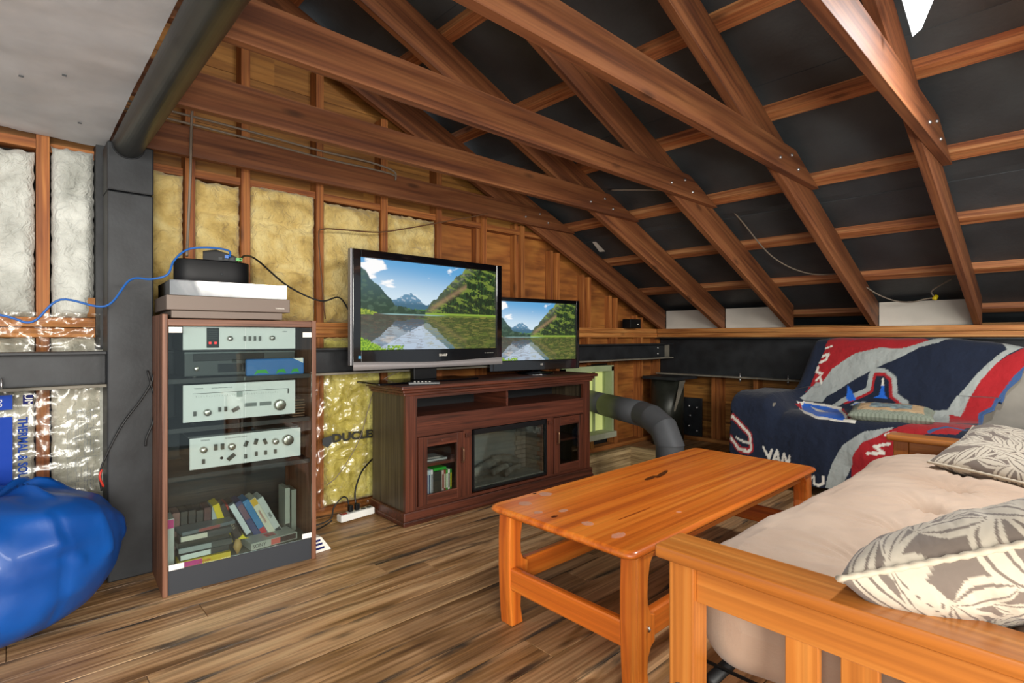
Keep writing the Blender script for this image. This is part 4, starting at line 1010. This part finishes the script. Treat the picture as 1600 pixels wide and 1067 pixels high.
# ------------------------------------------------------------------ garage light on the roof, upper right
gl = thing('garage_light', 'bright white winged lamp under the roof, near the top right', 'lamp', (2.18, .295, 2.107))
E1 = emis('lamp_panel', 'f4fbff', 2.2)
def wing(P, n):
    a = Vector((2.18, .295, 2.107)); v = [Vector(p)-a for p in P]; k = len(v)
    nn = (v[1]-v[0]).cross(v[2]-v[0]).normalized()*.004
    f = [tuple(range(k)), tuple(range(2*k-1, k-1, -1))]+[(i, i+k, (i+1) % k+k, (i+1) % k) for i in range(k)]
    link('lamp_wing', mesh('lamp_wing', v+[q+nn for q in v], f), E1, gl)
wing([(2.085, .383, 1.951), (2.103, .366, 1.973), (2.147, .325, 2.117), (1.975, .425, 2.188)], 0)
wing([(2.20, .25, 2.14), (2.33, .12, 2.13), (2.38, .20, 2.13), (2.26, .28, 2.14)], 1)
wing([(2.13, .26, 2.11), (1.98, .17, 2.06), (2.04, .06, 2.06), (2.17, .24, 2.11)], 2)
lathe('lamp_hub', [(.0, -.03), (.026, -.022), (.034, 0), (.026, .022), (.0, .03)], E1, gl, 20, cap=False)
lathe('screw_base', [(.018, .02), (.018, .10), (.03, .11), (.03, .13), (0, .13)], M['white'], gl, 16, cap=False)

gla = bpy.data.lights.new('garage_light', 'AREA'); gla.shape = 'DISK'; gla.size = .16; gla.energy = 46; gla.color = (.97, .99, 1.0)
glo = bpy.data.objects.new('lamp_beam', gla); COL.objects.link(glo); glo.parent = gl; glo.location = (.07, -.32, -.01); glo.rotation_euler = (-.22, .10, 0)

# ------------------------------------------------------------------ bean bag
M['nylon'] = mottled('blue_nylon', [(.3, '003c86'), (.7, '0050a2')], 3, .42, bump=.35, bscale=6, coat=.1)
def bag(u, v):
    th = 2*PI*u; ph = lerp(-PI/2, PI/2, v)
    c = math.cos(ph); s = math.sin(ph)
    rr = abs(c)**.62; zz = math.copysign(abs(s)**.85, s)
    x = math.cos(th)*rr; y = math.sin(th)*rr
    w1 = fbm(x*1.4, y*1.4, zz*1.4+4, 2); w2 = abs(fbm(x*2.6+zz, y*2.6, zz*1.5, 2))
    r = .40*(1+.05*w1-.018*w2)
    z = .235+zz*.24
    if s > 0:
        z += .035*w1*sm(0, .5, s)
        # gathered folds running down from the pinched top
        d = math.hypot(x-.15, y-.1); ang = math.atan2(y-.1, x-.15)
        z += .034*(1-abs(math.sin(ang*3.5+1.5*w1)))**2*math.exp(-((d-.34)/.22)**2)-.03*math.exp(-(d/.14)**2)
        r += .014*(1-abs(math.sin(ang*6+2*w1)))**2*sm(.3, .8, d)*(1-sm(.9, 1.2, d))
    else: z = max(z, .004)
    # vertical seam
    sd = abs(((th-5.35+PI) % (2*PI))-PI)
    r *= 1-.02*math.exp(-(sd/.03)**2)
    r *= 1+.012*math.sin(z*60+3*w1)*math.exp(-(sd/.22)**2)
    return (x*r*1.03, y*r*.86, max(.004, z))
bb = grid('bean_bag', 150, 80, bag, M['nylon'], None, loc=(-.115, 2.545, 0), label=None)
tag(bb, 'shiny blue nylon bean bag slumped on the floor by the left wall', 'bean bag')

# ------------------------------------------------------------------ coffee table
TX0, TX1, TY0, TY1, TZ = 1.212, 2.645, .832, 1.428, .42
ct = thing('coffee_table', 'orange stained pine coffee table with rounded legs', 'table', (TX0, TY0, 0))
L = TX1-TX0; Wd = TY1-TY0
def rrect(x0, x1, y0, y1, r, n=6):
    P = []
    for cx_, cy_, a0 in ((x1-r, y1-r, 0), (x0+r, y1-r, PI/2), (x0+r, y0+r, PI), (x1-r, y0+r, 1.5*PI)):
        for i in range(n+1): P.append((cx_+r*math.cos(a0+i*PI/2/n), cy_+r*math.sin(a0+i*PI/2/n)))
    return P
def slab(name, x0, x1, y0, y1, z0, z1, r, mat, par, edge=.008, label=None):
    prof = [(edge, z0), (.0, z0+edge), (0, z1-edge), (edge*.3, z1-edge*.3), (edge, z1)]
    rings = [[(x, y, z) for x, y in rrect(x0+i, x1-i, y0+i, y1-i, r)] for i, z in prof]
    k = len(rings[0]); v = [p for q in rings for p in q]
    f = [tuple(reversed(range(k)))]+[tuple((len(prof)-1)*k+i for i in range(k))]
    for a in range(len(prof)-1):
        for i in range(k): j = (i+1) % k; f.append((a*k+i, a*k+j, (a+1)*k+j, (a+1)*k+i))
    o = link(name, mesh(name, v, f), mat, par, label=label)
    for p in o.data.polygons: p.use_smooth = len(p.vertices) == 4
    return o
slab('tabletop', 0, L, 0, Wd, TZ-.026, TZ, .03, M['table'], ct, .011)
# scars in the top
pale = glassy('pale_heat_mark', 'ffffff', .20, .5, 'ffd0b0', metal=0); burn = glassy('dark_burn', 'ffffff', .40, .5, '2a1408', metal=0)
def blotch(name, x, y, rx, ry, m, sd, ang=0):
    n = 28; v = [(0, 0, 0)]
    for i in range(n):
        a = 2*PI*i/n; q = 1+.25*fbm(math.cos(a)*2+sd, math.sin(a)*2, sd)
        px, py = math.cos(a)*rx*q, math.sin(a)*ry*q
        v.append((px*math.cos(ang)-py*math.sin(ang), px*math.sin(ang)+py*math.cos(ang), 0))
    link(name, mesh(name, v, [(0, i+1, (i+1) % n+1) for i in range(n)]), m, ct, (x-TX0, y-TY0, TZ+.0006))
for i, (x, y, a, b) in enumerate([(1.309, 1.342, .024, .024), (1.444, 1.373, .026, .024), (1.275, 1.245, .018, .014), (1.312, 1.066, .018, .02), (1.35, 1.20, .02, .012), (1.30, .94, .03, .016), (1.62, .93, .010, .008)]):
    blotch('heat_mark', x, y, a, b, pale, i)
blotch('burn_mark', 2.02, 1.237, .075, .012, burn, 3, .25); blotch('burn_mark', 1.93, 1.235, .05, .012, burn, 4, .1); blotch('burn_mark', 1.42, 1.405, .010, .006, burn, 5)
blotch('burn_mark', 1.50, 1.02, .10, .0035, glassy('scratch_stain', 'ffffff', .4, .5, '8a3408', metal=0), 6); blotch('burn_mark', 1.285, 1.18, .014, .008, glassy('scratch_stain', 'ffffff', .4, .5, '5a2408', metal=0), 7)
def legpoly(s, x):
    """side-on outline of a leg: wavy inner edge swelling at the top, at the stretcher and at the foot"""
    out = [(0.012, 0), (.004, .10), (0, .20), (0, .30), (.004, .394)]
    inn = [(.105, .394), (.085, .385), (.066, .360), (.058, .32), (.055, .28), (.058, .245), (.070, .222), (.092, .213), (.092, .135), (.072, .125), (.058, .10), (.055, .06), (.062, .02), (.066, 0)]
    P = out+inn
    return [(x+s*a, z) for a, z in P]
for s, x in ((1, .038), (-1, L-.038)):
    for y in (.012, Wd-.070):
        lg = prism('leg', legpoly(s, x), y, y+.058, M['table'], ct, bevel=.006)
        me = lg.data
        q = Matrix.Rotation(PI/2, 4, 'Y')   # grain up the leg
        me.transform(q.inverted()); lg.rotation_euler = (0, PI/2, 0)
        lathe('bolt', [(0, 0), (.009, 0), (.007, .004), (0, .004)], M['knob'], lg, 12, (0, 0, 0)).location = q.inverted() @ Vector((s*.0, -.0295, -.02))
    box('stretcher', x+s*.018-.014, x+s*.018+.014, .065, Wd-.065, .128, .205, M['table'], ct, bevel=.008)
for y in (.041, Wd-.041):
    box('stretcher', .125, L-.125, y-.014, y+.014, .135, .213, M['table'], ct, bevel=.006)
    box('apron', .12, L-.12, y-.012, y+.012, .365, .394, M['table'], ct, bevel=.003)

# ------------------------------------------------------------------ futon
FU = thing('futon', 'honey pine futon frame with slatted arms and black metal deck', 'futon', (1.0, 0, 0))
def arm(x0, nm):
    s = 1
    # plank
    slab('arm_plank', x0, x0+.107, -.24, .632, .534, .560, .006, M['futon'], FU, .003).rotation_euler = (0, 0, 0)
    xi = x0+.020
    for y in (.553, -.20): box('arm_post', xi, xi+.058, y, y+.056, 0, .534, M['futon'], FU, bevel=.003)
    box('arm_rail', xi+.012, xi+.040, -.144, .553, .455, .534, M['futon'], FU, bevel=.002)
    box('arm_rail', xi+.012, xi+.040, -.144, .553, .10, .165, M['futon'], FU, bevel=.002)
    for y in (.353, .263, .173, .083, -.007, -.097):
        box('arm_slat', xi+.016, xi+.034, y-.028, y+.028, .165, .455, M['futon'], FU, bevel=.002)
    lathe('bolt', [(0, 0), (.010, 0), (.008, .003), (.004, .001), (0, .001)], M['knob'], FU, 14, (xi, .585, .27), (0, -PI/2, 0), cap=False)
arm(0, 'l'); arm(1.905, 'r')
# turn the long planks' grain along Y
for o in FU.children:
    if o.name.startswith('arm_plank'):
        o.data.transform(Matrix.Rotation(-PI/2, 4, 'Z')); o.rotation_euler = (0, 0, PI/2)
for y in (.55, .30, .05): tube('deck_tube', [(.08, y, .27), (1.95, y, .27)], .014, M['black'], FU)
for i in range(9): x = .12+i*.22; tube('deck_wire', [(x, .60, .287), (x, .0, .287), (x, -.12, .40), (x, -.20, .80)], .004, M['black'], FU)
tube('deck_tube', [(.08, -.20, .80), (1.95, -.20, .80)], .014, M['black'], FU)
# mattress
M['suede'] = mottled('beige_suede', [(.3, 'b09680'), (.7, 'c6ae98')], 3, .9, bump=.12, bscale=200, sheen=.15)
CLp = [(p.x, p.y) for p in spline([(.575, .388, 0), (.45, .392, 0), (.25, .392, 0), (.08, .40, 0), (-.03, .50, 0), (-.09, .66, 0), (-.15, .86, 0)], 6)]
def closed_section(t):
    """point on the padded outline at parameter t in [0,1): top from back to front, round the front, underside back"""
    n = len(CLp)-1
    h = .104
    if t < .46: s = 1-t/.46; side = 1; a = 0
    elif t < .54: s = 0; side = None; a = (t-.46)/.08
    else: s = (t-.54)/.46; side = -1; a = 0
    f = s*n; i = min(int(f), n-1); q = f-i
    y = lerp(CLp[i][0], CLp[i+1][0], q); z = lerp(CLp[i][1], CLp[i+1][1], q)
    dy, dz = CLp[i+1][0]-CLp[i][0], CLp[i+1][1]-CLp[i][1]; l = math.hypot(dy, dz); ny, nz = dz/l, -dy/l
    if nz < 0 and s < .5: ny, nz = -ny, -nz
    if side == 1: return y, z, ny, nz, h, s
    if side == -1: return y, z, -ny, -nz, h, s
    th = lerp(PI/2, -PI/2, a)
    return y, z, math.cos(th)*.9, math.sin(th), h, 0
tufts = [(1.42, .33), (1.72, .325), (2.02, .33), (2.33, .31), (2.62, .33), (1.30, .05), (1.72, .04), (2.3, .03)]
MX0, MX1 = 1.105, 2.885
def mat_fn(u, v):
    y, z, ny, nz, h, s = closed_section(u)
    e = min(v, 1-v)*(MX1-MX0)
    k = (1-(1-min(1, e/.07))**2.4)**.5 if e < .07 else 1
    x = lerp(MX0, MX1, v)
    cr = 1+.10*math.sin(v*PI*2.0+.6)*sm(.2, 0, s)
    hh = h*k*cr
    xx = x; d = 0
    if u < .46:
        d += .010*fbm(x*3, y*3+z*2, 1)+.004*fbm(x*10, y*10, 4)
        # crown between tuft rows
        d += .018*math.cos((y-.62)/.30*2*PI*.5)*0
        for tx, ty in tufts:
            r = math.hypot(x-tx, (y-ty) if z < .46 else 9)
            d -= .062*math.exp(-(r/.034)**2)+.012*math.exp(-(r/.16)**2)
            if r < .30:
                a = math.atan2(y-ty, x-tx); d += .0055*math.sin(a*13+tx*7)*math.exp(-(r/.14)**2)*min(1, r/.04)
        d += .012*sm(.30, .0, abs(s-.16))
    elif u < .54:
        # piping folds along the front
        d += .006*fbm(x*6, u*30, 2)-.012*math.exp(-((u-.5)/.006)**2)
    if e < .12 and u < .46: d -= .004*abs(math.sin(y*70+fbm(x*9, y*4)*3))*(1-e/.12)
    py = y+ny*(hh+d*k); pz = z+nz*(hh+d*k)
    if py > .25: py = .25+(py-.25)*(1-.26*(1-min(1, e/.22))**2.2)
    return (xx, py, pz)
mt = grid('futon_mattress', 220, 230, mat_fn, M['suede'], None)
tag(mt, 'beige suede futon mattress with tufted dimples', 'mattress')

# patterned cushions
import numpy as np
def leaf_pattern(n, seed):
    """off-white outlined leaves on taupe, on an n x n grid"""
    rr = random.Random(seed)
    g = np.linspace(0, 1, n); X, Y = np.meshgrid(g, g, indexing='ij')
    bg = np.array(lin('6e6258')); fgc = np.array(lin('b8ae9c')); C = np.tile(bg, (n, n, 1))
    def leaf(cx_, cy_, a, L, Wd):
        u = ((X-cx_)*math.cos(a)+(Y-cy_)*math.sin(a))/L; v = (-(X-cx_)*math.sin(a)+(Y-cy_)*math.cos(a))/Wd
        w_ = np.where((u > 0) & (u < 1), np.sin(np.clip(u, 0, 1)*PI)**.8, 0)
        q = np.where(w_ > 0, np.abs(v)/np.maximum(w_, 1e-3), 9)
        C[q < 1.0] = fgc
        C[(q < .62) & (q > .40)] = bg*1.0
    def arc(cx_, cy_, r, a0, a1, wd):
        R_ = np.hypot(X-cx_, Y-cy_); A = (np.arctan2(Y-cy_, X-cx_)-a0) % (2*PI)
        C[(np.abs(R_-r) < wd) & (A < (a1-a0))] = fgc
    for (cx_, cy_, r, a0, a1) in [(.1, -.1, .55, .1, 1.6), (.95, .1, .5, 1.2, 3.2), (.5, 1.05, .55, 3.3, 5.6), (-.05, .75, .4, 4.9, 7.0), (1.05, .9, .42, 2.2, 4.4)]:
        arc(cx_, cy_, r, a0, a1, .011)
        m = int((a1-a0)*r/.13)
        for i in range(m+1):
            a = a0+(a1-a0)*i/max(1, m); px, py = cx_+r*math.cos(a), cy_+r*math.sin(a)
            for sgn in (-1, 1):
                leaf(px, py, a+PI/2+sgn*.75, .20+.03*rr.random(), .044)
    for _ in range(5):
        cx_, cy_ = rr.random(), rr.random(); arc(cx_, cy_, .045, 0, 6.3, .008); arc(cx_, cy_, .02, 0, 6.3, .008)
    return C
M['print_fabric'] = vcol('leaf_print_fabric', .85, sheen=.2, bump=.1)
def cushion(lab, c, rot, size, thick, seed):
    t = thing('throw_pillow', lab, 'pillow', c); t.rotation_euler = rot
    n = 260; Cc = leaf_pattern(n, seed); Cb = leaf_pattern(n, seed+5)
    def edge(a, b):           # pulled-in outline
        k = 1-.07*(1-b*b) if True else 1
        return a*k
    v = []; cols = []
    for side in (1, -1):
        for i in range(n):
            for j in range(n):
                a = 2*i/(n-1)-1; b = 2*j/(n-1)-1
                x = edge(a, b)*size/2; y = edge(b, a)*size/2
                h = ((1-a**4)*(1-b**4))**.55
                h = h*thick/2*(1+.10*fbm(a*1.5+seed, b*1.5, side))+.003*fbm(a*7, b*7, seed)*h/.05*.05
                v.append((x, y, side*h)); c_ = (Cc if side > 0 else Cb)[i, j]; cols += [c_[0], c_[1], c_[2], 1]
    f = []
    for s_ in (0, 1):
        o_ = s_*n*n
        for i in range(n-1):
            for j in range(n-1):
                q = (o_+i*n+j, o_+(i+1)*n+j, o_+(i+1)*n+j+1, o_+i*n+j+1); f.append(q if s_ == 0 else tuple(reversed(q)))
    me = mesh('cover', v, f); ca_ = me.color_attributes.new('Col', 'FLOAT_COLOR', 'POINT'); ca_.data.foreach_set('color', cols)
    link('cover', me, M['print_fabric'], t, smooth=True)
    P = []; m = 60
    for k in range(4*m):
        q, r_ = divmod(k, m); s_ = 2*r_/m-1
        a, b = [(s_, -1), (1, s_), (-s_, 1), (-1, -s_)][q]
        P.append((edge(a, b)*size/2, edge(b, a)*size/2, .0))
    P.append(P[0]); 
    tube('piping', P, [.0052*(1+.22*math.sin(i*2.1)) for i in range(len(P))], plain('piping_cord', 'b8ac98', .8), t, seg=8)
    return t
cushion('leaf patterned cushion tipped over the near arm of the futon', (1.268, .095, .592), (-.50, .46, .02), .45, .175, 2)
cushion('leaf patterned cushion lying at the far end of the futon', (2.733, .164, .552), (.10, -.222, -.196), .44, .13, 9)

# ------------------------------------------------------------------ couch with team blanket
M['couch'] = mottled('grey_couch_leather', [(.3, '6a655c'), (.7, '8c867a')], 4, .5, bump=.1)
co_ = thing('couch', 'grey leather couch under the blanket against the eave wall', 'couch', (3.76, 0, 0))
q = M['couch']
box('base', .0, .82, -.08, 1.68, .07, .30, q, co_, bevel=.02)
for a, b in ((.13, .79), (.80, 1.45)): box('seat_cushion', -.02, .52, a, b, .305, .465, q, co_, bevel=.045)
def cb(y0, y1, nm='back_cushion'):
    prism(nm, [(.54, .44), (.62, .66), (.70, .90), (.79, .925), (.845, .88), (.845, .30), (.54, .30)], y0, y1, q, co_, bevel=.03)
cb(.10, .78); cb(.79, 1.42)
for y0, y1 in ((-.10, .12), (1.45, 1.665)):
    prism('armrest', [(-.02, .07), (-.03, .52), (.02, .565), (.55, .565), (.78, .50), (.82, .07)], y0, y1, q, co_, bevel=.035)
for x in (.06, .74):
    for y in (0, 1.58): box('foot', x-.03, x+.03, y-.03, y+.03, 0, .07, M['black'], co_)
BU = [0,.12,.22,.42,.50,.72,.80,1.0]
BSE = [(4.64,.80),(4.60,.955),(4.45,.965),(4.27,.60),(4.16,.495),(3.84,.49),(3.74,.43),(3.70,.06)]
BAR = [(4.5,.42),(4.46,.54),(4.36,.585),(4.22,.60),(4.1,.60),(3.84,.60),(3.74,.53),(3.70,.06)]
def bprof(K, u):
    i = 0
    while i < len(BU)-2 and u > BU[i+1]: i += 1
    t = (u-BU[i])/(BU[i+1]-BU[i]); a, b, c_, d = K[max(i-1, 0)], K[i], K[i+1], K[min(i+2, 7)]
    ua, ub, uc, ud = BU[max(i-1, 0)], BU[i], BU[i+1], BU[min(i+2, 7)]; out = []
    for k in range(2):
        m0 = (c_[k]-a[k])/(uc-ua)*(uc-ub); m1 = (d[k]-b[k])/(ud-ub)*(uc-ub)
        out.append((2*t**3-3*t*t+1)*b[k]+(t**3-2*t*t+t)*m0+(-2*t**3+3*t*t)*c_[k]+(t**3-t*t)*m1)
    return out
def bsurf(u, y):
    s = bprof(BSE, u); a = bprof(BAR, u); w_ = sm(1.40, 1.52, y)
    x = s[0]*(1-w_)+a[0]*w_; z = s[1]*(1-w_)+a[1]*w_
    z -= .32*max(0, abs(y-.95)-.25)**2*(1-w_)*(1 if u < .4 else 0)
    z += .008*fbm(x*4, y*5, 2); x += .012*fbm(z*6, y*7, 5)*(1 if z < .93 else .2)
    if u > .78: x -= .018*(.5+.5*math.sin(y*17+1.5*fbm(y*3, z)))*sm(.78, 1, u)
    d = max(0, y-1.70)
    if d > 0: return (x, 1.70+min(d, .027)+.012*math.sin(x*25)*sm(0, .3, d), max(z-max(0, d-.018), .03))
    return (x, y, z)
def yr(u):                                     # right-hand hem of the blanket
    K = [(0, .19), (.24, .225), (.30, .275), (.373, .345), (.437, .385), (.46, .43), (.52, .43), (.62, .42), (1, .42)]
    for (a, b), (c_, d) in zip(K[:-1], K[1:]):
        if u <= c_: return lerp(b, d, sm(a, c_, u))
    return .4
nu, nv = 280, 380
ITEMS = [('f','r',[(0.437,1.438),(0.413,1.412),(0.35,1.381),(0.263,1.339),(0.21,1.333),(0.187,1.286),(0.18,1.15),(0.183,0.887),(0.197,0.767),(0.213,0.725),(0.247,0.85),(0.25,0.998),(0.273,1.139),(0.33,1.271),(0.377,1.323),(0.377,1.365)]),('f','g',[(0.443,1.433),(0.377,1.365),(0.377,1.323),(0.33,1.271),(0.273,1.139),(0.25,0.998),(0.247,0.85),(0.213,0.725),(0.18,0.62),(0.177,0.583),(0.227,0.682),(0.247,0.777),(0.28,0.861),(0.307,0.945),(0.327,1.013),(0.363,1.118),(0.4,1.197),(0.437,1.281),(0.46,1.297),(0.46,1.444)]),('f','g',[(0.183,0.383),(0.227,0.346),(0.277,0.41),(0.347,0.504),(0.417,0.578),(0.453,0.599),(0.457,0.662),(0.503,0.667),(0.633,0.609),(0.607,0.562),(0.47,0.588),(0.477,0.536),(0.397,0.499),(0.347,0.462),(0.287,0.394),(0.2,0.273),(0.2,0.273)]),('f','r',[(0.193,0.263),(0.227,0.299),(0.287,0.394),(0.347,0.462),(0.397,0.499),(0.477,0.536),(0.47,0.588),(0.607,0.562),(0.52,0.436),(0.457,0.446),(0.437,0.394),(0.373,0.357),(0.307,0.294),(0.267,0.247)]),('f','g',[(1.0,1.118),(0.963,1.108),(0.923,1.087),(0.853,1.029),(0.8,0.929),(0.767,0.777),(0.79,0.798),(0.803,0.845),(0.837,0.929),(0.88,0.971),(0.913,0.977),(1.0,1.04)]),('f','r',[(0.913,0.977),(0.88,0.971),(0.837,0.929),(0.803,0.845),(0.773,0.772),(0.74,0.719),(0.603,0.572),(0.59,0.42),(0.77,0.493),(0.783,0.62),(0.823,0.761),(0.91,0.787),(0.987,0.977)]),('s','b',0.02,[(0.27,0.247),(0.307,0.294),(0.373,0.357),(0.437,0.394),(0.457,0.446),(0.52,0.436)]),('s','b',0.02,[(0.773,0.614),(0.723,0.546),(0.73,0.467)]),('s','g',0.034,[(0.333,1.013),(0.35,1.024),(0.397,1.034),(0.423,1.103),(0.45,1.176),(0.48,1.223)]),('s','g',0.034,[(0.333,1.013),(0.337,0.945),(0.357,0.898),(0.413,0.882),(0.44,0.814)]),('s','r',0.016,[(0.343,1.003),(0.363,1.008),(0.403,1.013),(0.433,1.092),(0.457,1.155)]),('s','r',0.016,[(0.343,0.998),(0.343,0.95),(0.36,0.914),(0.42,0.898),(0.447,0.84)]),('f','c',[(0.39,1.16),(0.397,1.145),(0.44,1.092),(0.447,1.134),(0.437,1.155)]),('f','c',[(0.383,0.961),(0.38,0.945),(0.417,0.934),(0.43,0.908),(0.43,1.003),(0.417,0.966)]),('f','w',[(0.357,0.961),(0.357,0.95),(0.38,0.945),(0.383,0.961)]),('f','g',[(0.447,1.097),(0.443,1.04),(0.47,1.076),(0.463,1.118)]),('f','c',[(0.45,1.087),(0.447,1.055),(0.463,1.087),(0.46,1.108)]),('f','w',[(0.493,1.449),(0.463,1.417),(0.47,1.265),(0.48,1.166),(0.73,1.013),(0.743,0.977),(0.767,0.977),(0.77,1.061),(0.763,1.197),(0.727,1.286)]),('f','r',[(0.49,1.166),(0.487,1.15),(0.733,1.013),(0.747,1.024)]),('f','r',[(0.537,1.444),(0.483,1.433),(0.583,1.36),(0.533,1.423)]),('f','c',[(0.473,1.412),(0.483,1.26),(0.5,1.181),(0.747,1.04),(0.76,1.05),(0.74,1.208),(0.65,1.318),(0.5,1.417)]),('f','w',[(0.487,1.36),(0.533,1.265),(0.64,1.16),(0.597,1.244)]),('s','r',0.03,[(0.753,1.979),(0.88,1.612),(0.89,1.586),(0.927,1.575),(0.937,1.596),(0.933,1.664),(0.757,2.042),(0.753,1.979)]),('s','w',0.014,[(0.753,1.979),(0.88,1.612),(0.89,1.586),(0.927,1.575),(0.937,1.596),(0.933,1.664),(0.757,2.042),(0.753,1.979)]),('s','w',0.012,[(0.903,1.68),(0.91,1.643),(0.913,1.586)]),('s','w',0.015,[(0.917,1.496),(0.937,1.46),(0.91,1.444)]),('s','w',0.015,[(0.94,1.433),(0.903,1.412),(0.94,1.391)]),('s','w',0.015,[(0.93,1.428),(0.93,1.397)]),('s','w',0.015,[(0.943,1.376),(0.91,1.365),(0.943,1.339),(0.913,1.328)]),('s','w',0.015,[(0.973,1.234),(0.963,1.218),(0.973,1.197),(0.997,1.213),(0.99,1.234),(0.973,1.234)]),('s','w',0.015,[(0.967,1.181),(0.99,1.176),(0.993,1.155),(0.983,1.129),(0.963,1.129)]),('s','w',0.015,[(0.867,0.898),(0.86,0.819),(0.843,0.866),(0.83,0.793)]),('s','w',0.015,[(0.8,0.814),(0.79,0.772)]),('s','w',0.015,[(0.283,1.344),(0.277,1.307),(0.297,1.318),(0.307,1.355)]),('s','w',0.015,[(0.323,1.365),(0.34,1.37),(0.347,1.333)]),('s','w',0.015,[(0.37,1.365),(0.357,1.344),(0.38,1.328)]),('s','w',0.015,[(0.25,1.333),(0.243,1.297)])]
PALB = {'r': lin('9c141c'), 'g': lin('9aa09c'), 'b': lin('34507c'), 'c': lin('1a62c8'), 'w': lin('d8d4c8')}
Ug, Wg = np.meshgrid(np.linspace(0, 1, nu), np.linspace(0, 1, nv), indexing='ij')
yrv = np.array([yr(u) for u in np.linspace(0, 1, nu)])[:, None]
Yg = yrv+(2.12-yrv)*Wg
Cb = np.tile(np.array(lin('0b182e')), (nu, nv, 1))
SLN = 1.62
for it in ITEMS:
    if it[0] == 'f':
        P = it[2]; ins = np.zeros_like(Ug, bool); j = len(P)-1
        for i in range(len(P)):
            a, b = P[i]; e, d = P[j]
            if d != b:
                ins ^= ((b > Yg) != (d > Yg)) & (Ug < (e-a)*(Yg-b)/(d-b)+a)
            j = i
        Cb[ins] = PALB[it[1]]
    else:
        P = it[3]; best = np.full_like(Ug, 9.)
        for (a, b), (e, d) in zip(P[:-1], P[1:]):
            ax, ex = a*SLN, e*SLN; dx, dy = ex-ax, d-b; l2 = dx*dx+dy*dy+1e-9
            t_ = np.clip(((Ug*SLN-ax)*dx+(Yg-b)*dy)/l2, 0, 1)
            best = np.minimum(best, np.hypot(Ug*SLN-ax-t_*dx, Yg-b-t_*dy))
        Cb[best < it[2]/2] = PALB[it[1]]
Cb[np.abs(Yg-yrv) < .014] = PALB['b']
M['fleece'] = vcol('fleece_blanket', .95, sheen=.08, bump=.35)
v = [bsurf(Ug[i, 0], Yg[i, j]) for i in range(nu) for j in range(nv)]
f = [(i*nv+j, i*nv+j+1, (i+1)*nv+j+1, (i+1)*nv+j) for i in range(nu-1) for j in range(nv-1)]
me = mesh('team_blanket', v, f); ca_ = me.color_attributes.new('Col', 'FLOAT_COLOR', 'POINT')
ca_.data.foreach_set('color', np.concatenate([Cb, np.ones((nu, nv, 1))], 2).ravel())
bl = link('team_blanket', me, M['fleece'], None, smooth=True)
so = bl.modifiers.new('thick', 'SOLIDIFY'); so.thickness = .010; so.offset = 1
tag(bl, 'navy fleece blanket with red and silver bands draped over the couch', 'blanket')
# small woven cushion on the couch
sc = thing('woven_cushion', 'small faded woven picture cushion lying on the blanket', 'pillow', (3.93, .83, .535)); sc.rotation_euler = (0, -.10, .15)
def wv(side):
    def fn(u, v_):
        a = 2*u-1; b = 2*v_-1; h = ((1-a**4)*(1-b**4))**.5*.05
        return (a*.14*(1-.05*(1-b*b)), b*.215*(1-.05*(1-a*a)), side*h*(1+.12*fbm(a*4, b*4, side)))
    return fn
def wc(u, v_):
    a = abs(2*u-1); b = abs(2*v_-1); m_ = max(a, b)
    if m_ > .78: return lin('8c9484') if (int(u*40)+int(v_*60)) % 3 else lin('6f7868')
    if m_ > .50: return lin('c4a880') if (int(u*50)+int(v_*50)) % 4 else lin('a8896a')
    return lin('8ca0a0') if fbm(u*8, v_*8) > 0 else lin('6a7c84')
wm = vcol('woven_cloth', .95, bump=.3)
grid('cover', 50, 60, wv(1), wm, sc, col=wc); grid('cover', 50, 60, wv(-1), wm, sc, col=wc, flip=True)
